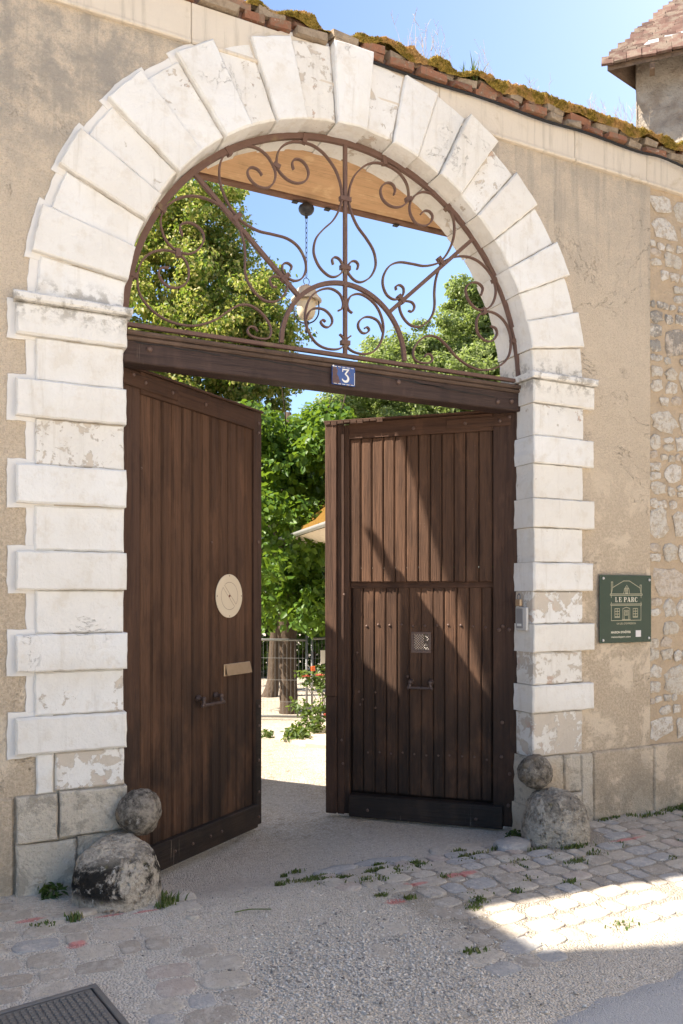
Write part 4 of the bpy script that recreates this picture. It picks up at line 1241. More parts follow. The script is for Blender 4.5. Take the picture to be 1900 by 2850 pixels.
# house number
HN = thing('house_number_plate', (2.205, .15, 2.945), 'blue enamel house number plate reading 3 on the lintel', 'sign')
b = MB(); b.box(2.124, 2.288, .140, .150, 2.884, 3.006, .003); b.build('plate', M_blue, HN)
MB().prism(rough_outline([(2.127, 2.888), (2.166, 2.888), (2.178, 2.905), (2.170, 2.93), (2.158, 2.95), (2.163, 2.975), (2.150, 2.994), (2.127, 2.99)], .012, .003, 90, 1), .1385, .1405, .0004).build('rust_patch', M_rustpatch, HN)
b = MB()
for z in (2.998, 2.8905):
    for x in (2.135, 2.165, 2.195, 2.225, 2.255):
        b.box(x, x + .022, .1382, .1402, z - .0018, z + .0018, .0004)
b.box(2.2808, 2.284, .1382, .1402, 2.892, 2.97, .0004)
b.build('white_border', M_white, HN)
def numeral3(cx, cz, h, y, b):
    def arc(c, r0, r1, t0, t1, n=14):
        V = []; F = []
        for k in range(n + 1):
            u = k / n; t = math.radians(t0 + (t1 - t0) * u); w = r0 + (r1 - r0) * math.sin(math.pi * u) ** .8
            V += [(c[0] + c[2] * math.cos(t), y, c[1] + c[2] * math.sin(t)), (c[0] + (c[2] - w) * math.cos(t), y, c[1] + (c[2] - w) * math.sin(t))]
        for k in range(n): F.append((2 * k, 2 * k + 1, 2 * k + 3, 2 * k + 2))
        b.add(V, F)
    r = h * .30
    arc((cx, cz - h * .20, r), .006 * h / .08, .30 * r + .008, -165, 85)
    # flat top and diagonal of the 3
    q = h
    def poly(p): b.add([(cx + x * q, y - .0002, cz + z * q) for x, z in p], [tuple(range(len(p)))])
    poly([(-.27, .50), (.29, .50), (.29, .43), (-.27, .40)]); poly([(-.27, .41), (-.27, .26), (-.22, .26), (-.18, .41)])
    poly([(.29, .44), (.03, .12), (-.10, .11), (.14, .44)])
    poly([(-.02, .12), (.10, .12), (.06, .03), (-.06, .06)])
    V = [(cx - .25 * q + .05 * q * math.cos(t), y - .0003, cz - .29 * q + .065 * q * math.sin(t)) for t in np.linspace(0, 6.1, 12)]
    b.add(V, [tuple(range(12))])
b = MB(); numeral3(2.218, 2.945, .088, .1378, b); b.build('numeral', M_white, HN)
b = MB(); b.lathe([(.006, -.004), (.006, .0), (.003, .001)], (2.131, .139, 3.0), 8, 'y'); b.build('screw', M_white, HN)

# ------------------------------------------------------------------ iron fanlight
FG = thing('iron_fanlight_grille', (2.235, .18, 3.09), 'rust brown wrought iron scroll grille filling the arched fanlight', 'grille')
GX = 2.235; GY = .18
SCR = {
'lyre_scroll':[(0.086,3.658),(0.093,3.688),(0.075,3.707),(0.046,3.702),(0.024,3.676),(0.016,3.645),(0.028,3.614),(0.069,3.583),(0.118,3.581),(0.178,3.621),(0.214,3.681),(0.222,3.736),(0.203,3.806),(0.151,3.873),(0.091,3.934),(0.050,4.003),(0.026,4.076),(0.026,4.133),(0.039,4.198),(0.075,4.273),(0.145,4.345),(0.217,4.380),(0.290,4.388)],
'arch_scroll':[(0.301,4.385),(0.363,4.372),(0.420,4.340),(0.460,4.288),(0.472,4.221),(0.460,4.173),(0.402,4.129),(0.334,4.121),(0.278,4.149),(0.258,4.198),(0.273,4.244),(0.312,4.271),(0.351,4.266),(0.368,4.237),(0.359,4.201)],
'shoulder_scroll':[(0.779,4.200),(0.731,4.240),(0.671,4.270),(0.600,4.274),(0.541,4.248),(0.500,4.202),(0.479,4.148),(0.491,4.090),(0.535,4.046),(0.600,4.045),(0.650,4.083),(0.659,4.125),(0.633,4.149),(0.594,4.144),(0.567,4.116)],
'heart_scroll':[(0.798,4.195),(0.828,4.140),(0.838,4.070),(0.826,3.990),(0.785,3.901),(0.729,3.830),(0.671,3.796),(0.588,3.771),(0.500,3.769),(0.402,3.762),(0.329,3.726),(0.284,3.659),(0.275,3.594),(0.301,3.534),(0.351,3.508),(0.402,3.521),(0.431,3.556),(0.431,3.595),(0.402,3.610),(0.374,3.596),(0.377,3.573)],
'heart_scroll_lower':[(0.743,3.837),(0.710,3.765),(0.685,3.689),(0.675,3.606),(0.677,3.525),(0.663,3.460),(0.623,3.401),(0.559,3.356),(0.489,3.355),(0.431,3.397),(0.402,3.457),(0.414,3.498),(0.448,3.511),(0.495,3.511),(0.517,3.485),(0.500,3.449),(0.471,3.450)],
'side_scroll':[(0.761,3.840),(0.822,3.872),(0.902,3.895),(0.983,3.898),(1.060,3.875),(1.130,3.826),(1.172,3.770),(1.188,3.704),(1.172,3.632),(1.135,3.580),(1.078,3.550),(1.014,3.553),(0.958,3.596),(0.932,3.654),(0.945,3.701),(0.995,3.731),(1.046,3.728),(1.075,3.699),(1.059,3.649)],
'corner_scroll':[(1.142,3.447),(1.187,3.436),(1.197,3.392),(1.155,3.344),(1.090,3.340),(1.033,3.384),(1.022,3.455),(1.046,3.511),(1.090,3.539),(1.155,3.547),(1.226,3.525),(1.280,3.479),(1.312,3.415),(1.320,3.341),(1.304,3.263),(1.252,3.198),(1.174,3.150),(1.084,3.129),(0.995,3.132),(0.914,3.160),(0.840,3.202),(0.779,3.255),(0.707,3.301),(0.635,3.306),(0.565,3.269),(0.518,3.210),(0.508,3.158),(0.529,3.124),(0.582,3.115),(0.638,3.124),(0.660,3.150),(0.645,3.178),(0.614,3.178),(0.596,3.157)],
'inner_scroll':[(0.050,3.369),(0.023,3.387),(0.016,3.429),(0.042,3.479),(0.102,3.501),(0.167,3.485),(0.228,3.441),(0.267,3.372),(0.280,3.295),(0.261,3.214),(0.211,3.145),(0.145,3.117),(0.069,3.118),(0.020,3.140),(0.004,3.170),(0.014,3.198),(0.040,3.220)],
'inner_spiral':[(0.275,3.280),(0.245,3.339),(0.200,3.361),(0.145,3.358),(0.102,3.325),(0.093,3.287),(0.118,3.254),(0.151,3.254),(0.173,3.277),(0.159,3.294),(0.140,3.284)],
}
for nm, pts in SCR.items():
    for sg in (1, -1):
        q = spline([(GX + sg * x, z) for x, z in pts], 5)
        MB().strap(q, GY - .001, .021, .0095).build(nm, M_iron, FG)
arc = [(GX + 1.394 * math.cos(t), 3.062 + 1.394 * math.sin(t)) for t in np.linspace(R_(-1), R_(181), 90)]
MB().strap(arc, GY, .026, .036).build('arch_bar', M_iron, FG)
arc = [(GX + .440 * math.cos(t), 3.11 + .440 * math.sin(t)) for t in np.linspace(0, math.pi, 44)]
MB().strap(arc, GY + .0005, .024, .026).build('inner_arch_bar', M_iron, FG)
b = MB(); b.box(GX - .012, GX + .012, GY - .0125, GY + .0135, 3.09, 4.445, .002); b.build('centre_bar', M_iron, FG)
b = MB(); b.box(.83, 3.63, GY - .0135, GY + .015, 3.074, 3.099, .003).jitter(.003, 3); b.build('bottom_rail', M_iron, FG)
for sg in (1, -1):
    MB().strap([(GX + sg * .318, 3.412), (GX + sg * 1.0, 4.085 - .045)], GY + .001, .026, .024).build('diagonal_bar', M_iron, FG)
def collar(x, z, ang, w=.030, l=.028):
    for sg in (1, -1):
        t = Vector((math.cos(ang) * sg, math.sin(ang)))
        c = Vector((GX + sg * x, z))
        MB().strap([tuple(c - t * w), tuple(c + t * w)], GY, .036, l).build('collar', M_iron, FG)
        if x == 0: break
for x, z, a, w in ((0, 4.094, 0, .038), (0, 3.653, 0, .034), (0, 3.17, 0, .03), (.284, 4.412, R_(100), .03), (.785, 4.214, R_(55), .03), (1.185, 3.782, R_(32), .03), (1.35, 3.37, R_(12), .03), (.472, 4.196, R_(20), .022), (1.086, 3.544, R_(80), .022), (.729, 3.826, R_(-46), .034), (.414, 3.518, R_(-46), .032)): collar(x, z, a, w)

# ------------------------------------------------------------------ porch ceiling and lantern
PC = thing('porch_ceiling', (2.22, .75, 4.5), 'tan timber porch soffit with brown edge beams behind the arch', 'ceiling')
b = MB(); b.box(-2.0, 6.4, .452, 1.018, 4.504, 4.54, .003); b.build('soffit', M_soffit, PC)
b = MB(); b.box(-2.0, 6.4, .403, .450, 4.50, 4.64, .005).jitter(.004, 3); b.build('front_beam', M_beam, PC)
b = MB(); b.box(-2.0, 6.4, 1.020, 1.090, 4.490, 4.64, .006).jitter(.003, 3); b.build('rear_beam', M_beam, PC)
for x in (2.235, 2.50, 3.1): 
    b = MB(); b.box(x, x + .045, 1.058, 1.096, 4.478, 4.488, .002); b.build('clip', M_black, PC)
LN = thing('hanging_lantern', (2.35, 1.055, 4.5), 'hanging lantern with cream opal globe on a black chain', 'lantern')
lx, ly = 2.340, 1.055
b = MB(); b.lathe([(.030, 4.475), (.034, 4.467), (.054, 4.457), (.060, 4.440), (.057, 4.424), (.045, 4.407), (.024, 4.394), (.013, 4.389), (.012, 4.370), (.004, 4.367)], (lx, ly, 0), 24); b.build('ceiling_rose', M_black, LN, True)
def link_mesh():
    b = MB(); P = []
    for k in range(17):
        t = 2 * math.pi * k / 16; P.append((.0075 * math.cos(t), 0, .0135 * math.sin(t) + (.009 if math.sin(t) > .01 else -.009 if math.sin(t) < -.01 else 0)))
    b.tube(P, .0021, 5, False); m = b.mesh('chain_link', smooth=True); m.materials.append(M_black); return m
CL = link_mesh(); z = 4.352; k = 0
while z > 3.915:
    inst('chain_link', CL, LN, (lx, ly, z), (0, 0, (k % 2) * 1.45 + .35)); z -= .037; k += 1
b = MB(); b.tube([(lx + .024 * math.cos(t), ly, 3.895 + .026 * math.sin(t)) for t in np.linspace(0, 2 * math.pi, 20)], .0026, 6, False); b.build('ring', M_black, LN, True)
b = MB(); b.lathe([(.010, 3.874), (.014, 3.864), (.050, 3.852), (.070, 3.832), (.082, 3.799), (.100, 3.772), (.114, 3.759), (.116, 3.749), (.108, 3.743), (.075, 3.757), (.02, 3.772)], (lx, ly, 0), 32); b.build('shade', M_cornice, LN, True)
b = MB(); b.lathe([(.070, 3.754), (.072, 3.722), (.071, 3.684), (.066, 3.653), (.054, 3.629), (.036, 3.613), (.012, 3.609)], (lx, ly, 0), 32); b.build('globe', M_globe, LN, True)
b = MB(); q = [(.092, 3.746), (.094, 3.703), (.092, 3.660), (.080, 3.627), (.055, 3.598), (.022, 3.583)]
for sg in (-1, 1): b.tube(spline([(lx + sg * x * .9, ly - sg * x * .43, z_) for x, z_ in q], 4), .0055, 8)
b.lathe([(.008, 3.600), (.020, 3.594), (.022, 3.581), (.012, 3.569), (.016, 3.562), (.010, 3.554), (.013, 3.548), (.013, 3.518), (.008, 3.510), (.003, 3.508)], (lx, ly, 0), 16); b.build('bracket', M_black, LN, True)

# ------------------------------------------------------------------ wall plaque
PQ = thing('wall_plaque', (4.5, .03, 1.44), 'dark green square plaque with a line drawing of a house', 'sign')
px0, px1, pz0, pz1 = 4.245, 4.765, 1.190, 1.697
b = MB(); b.box(px0, px1, .022, .030, pz0, pz1, .002); b.build('panel', M_green, PQ)
Wp, Hp = px1 - px0, pz1 - pz0
def pq(u, v): return (px0 + (u - 140) / 1258 * Wp, pz1 - (v - 172) / 1640 * Hp)   # layout grid of the plaque
LW = .0042
def pl(b, pts, w=LW, closed=False):
    P = [pq(*p) for p in pts]
    if closed: P.append(P[0])
    for a, c in zip(P[:-1], P[1:]):
        d = (Vector(c) - Vector(a)).normalized() * w * .4
        ribbon(b, [tuple(Vector(a) - d), tuple(Vector(c) + d)], .0213 - .00002 * (len(b.f) % 9), w)
b = MB()
pl(b, [(440, 480), (710, 315), (850, 315), (1120, 490)]); pl(b, [(412, 640), (412, 342), (445, 342), (445, 480), (412, 630)]); pl(b, [(1138, 630), (1146, 412), (1112, 412), (1112, 490), (1138, 630)])
pl(b, [(385, 630), (1165, 630), (1165, 662), (385, 662)], LW, True); pl(b, [(412, 665), (412, 720)]); pl(b, [(1138, 665), (1138, 725)])
pl(b, [(412, 830), (412, 872)]); pl(b, [(1138, 830), (1138, 872)]); pl(b, [(400, 875), (1148, 875), (1148, 905), (400, 905)], LW, True)
pl(b, [(412, 905), (412, 1272), (1135, 1272), (1135, 905)])
pl(b, [(708, 628), (730, 510), (785, 420), (838, 510), (852, 628)]); pl(b, [(725, 510), (785, 482), (840, 512)]); pl(b, [(755, 618), (755, 520), (785, 508), (808, 520), (808, 618)], LW, True)
for v in (550, 585): pl(b, [(755, v), (808, v)], LW * .7)
pl(b, [(782, 515), (782, 618)], LW * .7)
for u in (497, 940):
    pl(b, [(u, 985), (u + 112, 985), (u + 112, 1200), (u, 1200)], LW, True); pl(b, [(u + 56, 985), (u + 56, 1180)])
    for v in (1050, 1115, 1178): pl(b, [(u, v), (u + 112, v)])
pl(b, [(690, 1250), (690, 985), (775, 955), (860, 985), (860, 1250)]); pl(b, [(722, 1250), (722, 1028), (830, 1028), (830, 1250)]); pl(b, [(742, 1060), (808, 1060), (808, 1145), (742, 1145)], LW, True); pl(b, [(775, 1060), (775, 1145)]); pl(b, [(672, 1252), (878, 1252)])
b.build('house_drawing', M_gold, PQ)
# LE PARC in a fat-and-thin serif
b = MB()
LY = .0214
def gl(u0, polys, sx, v0=825, vh=117):
    for i, p in enumerate(polys):
        b.add([(pq(u0 + x * sx, v0)[0], LY - .00003 * i, pq(0, v0 - z * vh)[1]) for x, z in p], [tuple(range(len(p)))])
def R4(x0, x1, z0, z1): return [(x0, z0), (x1, z0), (x1, z1), (x0, z1)]
def arcp(cx, cz, rx, rz, wx, wz, t0, t1, n=10):
    out = []
    for k in range(n):
        a, c = math.radians(t0 + (t1 - t0) * k / n), math.radians(t0 + (t1 - t0) * (k + 1) / n)
        out.append([(cx + rx * math.cos(a), cz + rz * math.sin(a)), (cx + rx * math.cos(c), cz + rz * math.sin(c)), (cx + (rx - wx) * math.cos(c), cz + (rz - wz) * math.sin(c)), (cx + (rx - wx) * math.cos(a), cz + (rz - wz) * math.sin(a))])
    return out
stem = [R4(.16, .42, 0, 1), R4(.02, .56, 0, .07), R4(.02, .56, .93, 1)]
gl(505, [R4(.16, .42, 0, 1), R4(.02, .56, .93, 1), R4(.02, .92, 0, .07), [(.78, .05), (.92, .05), (.95, .32), (.88, .32)]], 62)
gl(592, [R4(.16, .42, 0, 1), R4(.02, .95, .93, 1), R4(.02, .97, 0, .07), R4(.4, .72, .46, .53), R4(.68, .76, .36, .63), [(.82, .95), (.95, .95), (.93, .70), (.88, .70)], [(.82, .05), (.97, .05), (.99, .32), (.92, .32)]], 68)
gl(712, stem + [R4(.4, .62, .93, 1), R4(.4, .62, .44, .50)] + arcp(.60, .72, .36, .28, .24, .065, -90, 90), 74)
gl(790, [[(.40, 1.0), (.60, 1.0), (.95, 0), (.66, 0)], [(.44, .95), (.50, .95), (.22, 0), (.14, 0)], R4(.26, .70, .28, .34), R4(.02, .36, 0, .06), R4(.56, 1.08, 0, .06)], 88)
gl(890, stem + [R4(.4, .60, .93, 1), R4(.4, .60, .47, .53)] + arcp(.58, .735, .36, .265, .24, .065, -90, 90) + [[(.50, .5), (.72, .5), (1.08, 0), (.82, 0)], R4(.82, 1.12, 0, .06)], 72)
gl(976, arcp(.52, .5, .48, .51, .27, .07, 50, 310, 16) + [R4(.80, .88, .66, .98), R4(.80, .88, .02, .30)], 76)
b.build('lettering', M_ivory, PQ)
def text(s, u0, u1, v1, v0, mt, name, bold=0):
    cu = bpy.data.curves.new('t', 'FONT'); cu.body = s; cu.size = 1; cu.offset = bold
    ob = bpy.data.objects.new('t', cu); COL.objects.link(ob)
    bpy.context.view_layer.update()
    me = bpy.data.meshes.new_from_object(ob); bpy.data.objects.remove(ob)
    co = np.array([v.co[:] for v in me.vertices]); mn, mx = co.min(0), co.max(0)
    (x0, zt), (x1, zb) = pq(u0, v1), pq(u1, v0)
    V = [(x0 + (c[0] - mn[0]) / (mx[0] - mn[0]) * (x1 - x0), .0214, zb + (c[1] - mn[1]) / (mx[1] - mn[1]) * (zt - zb)) for c in co]
    F = [tuple(p.vertices) for p in me.polygons]
    MB().add(V, F).build(name, mt, PQ)
text("UN LIEU D'EXPRESSION", 540, 1008, 1322, 1370, M_gold, 'tagline', .012)
text("MAISON D'H\u00d4TES", 408, 880, 1515, 1582, M_ivory, 'guest_house_line', .03)
text("maisonleparc.com", 410, 878, 1645, 1700, M_ivory, 'web_address', .012)
b = MB(); (x0, z0), (x1, z1) = pq(1006, 1680), pq(1134, 1520); b.box(x0, x1, .0205, .0225, z0, z1, .0003); b.build('pale_square', M_pale, PQ)
for u, v in ((220, 258), (1342, 285), (213, 1740), (1330, 1715)):
    x, z = pq(u, v); b = MB(); b.lathe([(.010, .0215), (.010, .017), (.008, .014), (.002, .0135)], (x, 0, z), 12, 'y'); b.build('stud', M_white_metal, PQ, True)

# intercom and padlock on the right reveal
IC = thing('intercom', (3.6, .11, 1.38), 'slim grey door intercom panel on the right jamb reveal', 'intercom')
b = MB(); b.box(3.590, 3.612, .050, .172, 1.296, 1.462, .004); b.build('housing', M_white_metal, IC)
b = MB(); b.box(3.586, 3.5905, .085, .160, 1.312, 1.452, .002)
for k in range(6): b.box(3.5845, 3.587, .095, .135, 1.418 + k * .005, 1.4205 + k * .005, .0003)
b.build('face_plate', M_grey_metal, IC)
b = MB(); b.box(3.583, 3.587, .100, .146, 1.326, 1.344, .001); b.build('call_button', M_white, IC)
PD = thing('padlock', (3.6, .13, 1.49), 'small brass padlock hanging above the intercom on the right jamb', 'padlock')
b = MB(); b.box(3.578, 3.602, .104, .160, 1.468, 1.518, .005); b.build('body', M_brass, PD)
b = MB(); b.tube(spline([(3.59, .116, 1.515), (3.59, .116, 1.54), (3.59, .132, 1.556), (3.59, .148, 1.54), (3.59, .148, 1.515)], 5), .0045, 8); b.build('shackle', M_steel, PD, True)

# manhole cover
M_castiron = mat('worn_cast_iron', lambda nt, bs: (mixc(nt, noi(nt, wpos(nt), 14, 6, .7), (.13, .125, .12), (.24, .225, .21)), None), .55, .5, .3)
MH = thing('manhole_cover', (.222, -1.512, zg(.2, -1.4)), 'square cast iron manhole cover with studded surface at the lower left', 'manhole cover', None, R_(10))
hz = .012
b = MB(); b.box(-.30, .30, -.30, .30, -.03, hz, .004)
b.build('plate', M_castiron, MH)
b = MB()
for s0, s1, t0, t1 in ((-.33, .33, .305, .33), (-.33, .33, -.33, -.305), (-.33, -.305, -.304, .304), (.305, .33, -.304, .304)): b.box(s0, s1, t0, t1, -.03, hz + .003, .003)
b.build('frame', M_castiron, MH)
b = MB()
for i in range(24):
    for j in range(24):
        x, y = -.276 + i * .024, -.276 + j * .024
        if .17 < x < .27 and -.27 < y < .27 and False: continue
        V = []
        for r, h in ((.0088, hz - .002), (.0062, hz + .006)): V += [(x + r * c, y + r * s, h) for c, s in ((1, 1), (-1, 1), (-1, -1), (1, -1))]
        b.add(V, [(4, 5, 6, 7), (0, 1, 5, 4), (1, 2, 6, 5), (2, 3, 7, 6), (3, 0, 4, 7)])
tag(b.build('stud_pattern', M_castiron, MH), kind='stuff')

# ------------------------------------------------------------------ vegetation
def leaf_cloud(name, clumps, size, mt, parent, seed, droop=.35, wide=.62, shell=.45):
    rg = np.random.default_rng(seed)
    P = []; Nn = []
    for (c, r, n) in clumps:
        d = rg.normal(0, 1, (n, 3)); d /= np.linalg.norm(d, axis=1)[:, None]
        rad = rg.uniform(shell ** 3, 1, n) ** (1 / 3)
        rr3 = np.array(r) if hasattr(r, '__len__') else np.array([r, r, r])
        pos = np.array(c) + d * rad[:, None] * rr3
        P.append(pos); Nn.append(d * .6 + rg.normal(0, .55, (n, 3)) + np.array([0, 0, .5]))
    P = np.concatenate(P); N = np.concatenate(Nn); n = len(P)
    N /= np.linalg.norm(N, axis=1)[:, None]
    t = rg.normal(0, 1, (n, 3)); t[:, 2] -= droop * 2
    t -= (t * N).sum(1)[:, None] * N; t /= np.linalg.norm(t, axis=1)[:, None] + 1e-9
    s = np.cross(N, t)
    L = (size * rg.uniform(.6, 1.25, n))[:, None]; Wd = L * wide * .5
    fold = N * L * .10
    V = np.stack([P, P + t * L * .25 + s * Wd + fold, P + t * L * .68 + s * Wd * .75 + fold, P + t * L - N * L * .12, P + t * L * .68 - s * Wd * .75 + fold, P + t * L * .25 - s * Wd + fold], 1).reshape(-1, 3)
    k = (np.arange(n) * 6)[:, None]
    F = np.concatenate([k + np.array([[0, 1, 2, 3]]), k + np.array([[0, 3, 4, 5]])], 1).reshape(-1, 4)
    return np_mesh(name, V, F, mt, parent)
def limbs(base, tips, r0, name, mt, parent, seed, mid=.5):
    rd = random.Random(seed); b = MB(); base = Vector(base)
    for tp, r in tips:
        tp = Vector(tp); pts = []
        for k in range(7):
            u = k / 6; p = base.lerp(tp, u) + Vector((rd.uniform(-1, 1), rd.uniform(-1, 1), rd.uniform(-.5, .8))) * .06 * (tp - base).length * math.sin(math.pi * u)
            pts.append(p)
        b.tube(pts, [r0 * r * (1 - .8 * k / 6) for k in range(7)], 7)
    return b.build(name, mt, parent, True)
def pix(px, py, Z):
    """point seen at a given bearing, height angle and distance along the view axis (layout of far trees)"""
    u = (px - 950) / 2200; v = (1655 - py) / 2200; c, s = math.cos(R_(25.8)), math.sin(R_(25.8))
    return Vector((Z * (u * c + s), Z * (-u * s + c) - 4.39, 1.55 + Z * v))
def crown_clumps(lst, seed, sub=9, dens=1.0):
    rg = random.Random(seed); out = []
    for c, r, n in lst:
        rr3 = r if hasattr(r, '__len__') else (r, r, r)
        for k in range(sub):
            d = Vector((rg.gauss(0, 1), rg.gauss(0, 1), rg.gauss(0, 1))).normalized() * rg.uniform(.25, 1.08)
            q = (c[0] + d.x * rr3[0], c[1] + d.y * rr3[1], c[2] + d.z * rr3[2])
            rs_ = rg.uniform(.13, .30)
            out.append((q, (rs_ * 1.3, rs_ * 1.3, rs_ * rg.uniform(.5, 1.1)), int(n / sub * dens * rg.uniform(.5, 1.5))))
    return out

# lime tree with a skirt of foliage seen between the leaves
tp = pix(803, 1985, 11.5); tp.z = -.17
LM = thing('lime_tree', tp, 'leafy lime tree with straight trunk standing between the open leaves', 'tree')
b = MB(); b.tube(spline([(tp.x, tp.y, -.25), (tp.x, tp.y, .1), (tp.x - .02, tp.y, .8), (tp.x - .03, tp.y, 1.6), (tp.x + .02, tp.y, 2.6), (tp.x, tp.y, 4.2)], 4), [.155, .145, .138, .134, .132, .13, .13, .13, .13, .14, .14, .14, .135, .13, .125, .12, .11, .10, .09, .07, .04], 14)
b.jitter(.012, 6); b.build('trunk', M_bark, LM, True)
tips = [((tp.x + 1.3 * math.cos(a) * random.uniform(.6, 1), tp.y + 1.2 * math.sin(a), z), random.uniform(.25, .45)) for a in np.linspace(0, 5.6, 9) for z in (2.6 + random.random(), 4.0 + random.random() * .6)]
limbs((tp.x, tp.y, 1.9), tips, .09, 'branches', M_bark, LM, 3)
big = []
for k in range(46):
    a = random.uniform(0, 6.28); z = random.uniform(1.15, 4.25); r = random.uniform(.55, 1.35) * (1.0 if z > 1.7 else .85) * (1 - .25 * max(0, z - 3.4))
    big.append(((tp.x + math.cos(a) * r, tp.y + math.sin(a) * r, z), (.46, .46, .26), 230))
for k in range(26): big.append(((tp.x + random.uniform(-.9, .7), tp.y + random.uniform(-1.5, -.5), random.uniform(1.2, 4.1)), (.38, .3, .24), 190))
leaf_cloud('crown', big, .10, M_leafL, LM, 5, .6, .8, .1)

# second trunk behind it
tb = pix(766, 1960, 13.4); tb.z = -.17
T2 = thing('lime_tree', tb, 'dark leaning tree trunk behind the lime tree', 'tree')
MB().tube(spline([(tb.x - .12, tb.y, -.25), (tb.x - .03, tb.y, .1), (tb.x, tb.y, .8), (tb.x + .05, tb.y, 2.0), (tb.x + .3, tb.y, 4.5)], 3), [.17, .14, .12, .11, .105, .10, .10, .10, .10, .10, .09, .08, .05], 12).jitter(.02, 4).build('trunk', M_bark, T2, True)
leaf_cloud('crown', crown_clumps([((tb.x + .2, tb.y + .3, 3.6), (1.7, 1.5, 1.5), 6000)], 8, 22), .11, M_leafL, T2, 9, .4, .8)

# maple behind, seen through the fanlight
mp = pix(470, 1980, 16.0); mp.z = -.17
MP = thing('maple_tree', mp, 'tall maple hung with yellowish seeds behind the left half of the fanlight', 'tree')
MB().tube(spline([(mp.x, mp.y, -.3), (mp.x + .1, mp.y, 2), (mp.x - .1, mp.y, 4.5), (mp.x + .2, mp.y, 7), (mp.x + .3, mp.y, 9.3)], 4), [.32 - .018 * k for k in range(17)], 12).build('trunk', M_bark, MP, True)
def PZ(px, py, Z): return tuple(pix(px, py, Z))
ml = [(PZ(520, 620, 16), (1.15, 1.1, 1.15), 5600), (PZ(430, 760, 15.6), (1.7, 1.4, 1.3), 7500), (PZ(620, 860, 15.2), (1.45, 1.2, .85), 7000), (PZ(480, 960, 15), (2.0, 1.5, 1.2), 9000),
      (PZ(700, 990, 15), (1.25, 1.1, .95), 6500), (PZ(610, 1120, 14.6), (2.1, 1.5, 1.0), 9000), (PZ(400, 600, 16.5), (1.3, 1.2, 1.4), 5000), (PZ(660, 730, 16), (.55, .5, .35), 1100), (PZ(740, 800, 15.5), (.40, .4, .5), 900),
      (PZ(470, 1280, 14.6), (2.4, 1.4, 1.1), 5500), (PZ(600, 560, 16.2), (.45, .5, .3), 700), (PZ(755, 910, 15), (.55, .5, .45), 1600), (PZ(565, 700, 16), (.8, .7, .5), 2000)]
limbs((mp.x, mp.y, 3.0), [((c[0] + random.uniform(-.6, .6), c[1], c[2]), random.uniform(.35, .6)) for c, r, n in ml for _ in range(3)], .13, 'branches', M_bark, MP, 12)
leaf_cloud('crown', crown_clumps(ml, 14, 62, 1.45), .078, M_leafM, MP, 15, .6, .75, .0)
# pale tree on the right
bp = pix(1240, 1980, 20.0); bp.z = -.17
BT = thing('broadleaf_tree', bp, 'pale green bushy tree behind the right half of the fanlight', 'tree')
MB().tube(spline([(bp.x, bp.y, -.3), (bp.x, bp.y, 2.5), (bp.x + .2, bp.y, 5), (bp.x + .4, bp.y, 8.2)], 4), [.34 - .022 * k for k in range(13)], 12).build('trunk', M_bark, BT, True)
bl = [(PZ(1330, 900, 20), (1.0, 1.0, 1.0), 4800), (PZ(1250, 970, 20), (1.35, 1.2, 1.0), 6500), (PZ(1390, 1010, 19.5), (1.2, 1.1, 1.25), 5500), (PZ(1150, 1060, 19.5), (1.35, 1.2, .85), 6500), (PZ(1300, 1100, 19), (2.0, 1.4, 1.1), 9000), (PZ(1050, 1140, 19), (1.35, 1.2, .70), 6500), (PZ(1170, 1190, 18.5), (2.3, 1.3, .8), 8000), (PZ(960, 1180, 19), (.9, .9, .5), 3000), (PZ(1440, 930, 20), (1.0, .9, 1.2), 3500), (PZ(1090, 1000, 20), (.9, .8, .6), 3000), (PZ(1010, 1080, 19.5), (.9, .8, .5), 2800), (PZ(1320, 830, 20), (.8, .8, .6), 2600), (PZ(1400, 860, 20), (.7, .7, .6), 1800), (PZ(1450, 1060, 19), (1.2, 1.0, 1.2), 4500)]
limbs((bp.x, bp.y, 3.0), [((c[0] + random.uniform(-.6, .6), c[1], c[2]), random.uniform(.35, .6)) for c, r, n in bl for _ in range(3)], .13, 'branches', M_bark, BT, 13)
leaf_cloud('crown', crown_clumps(bl, 24, 62, 1.5), .088, M_leafB, BT, 25, .4, .7, .0)
# hedge closing the courtyard
hc = []
for k in range(190):
    px = random.uniform(560, 1080) if k < 90 else random.uniform(-100, 1900); p = pix(px, 1700, random.uniform(16.5, 18.0)); p.z = random.uniform(.0, 2.9)
    hc.append((tuple(p), (.75, .5, .45) if k < 90 else (1.1, .6, .7), 190))
hp = pix(820, 1900, 17.2); hp.z = -.17
HG = thing('hedge', hp, 'dark leafy hedge closing the courtyard behind the wire fence', 'hedge')
leaf_cloud('foliage', hc, .11, M_leafD, HG, 31, .3, .75, .1)
b = MB()
for k in range(16):
    q = pix(600 + k * 30, 1900, 17.2); b.tube([(q.x, q.y, -.3), (q.x + random.uniform(-.2, .2), q.y, 1.2), (q.x + random.uniform(-.4, .4), q.y, 2.6)], [.05, .035, .01], 6)
b.build('stems', M_bark, HG, True)

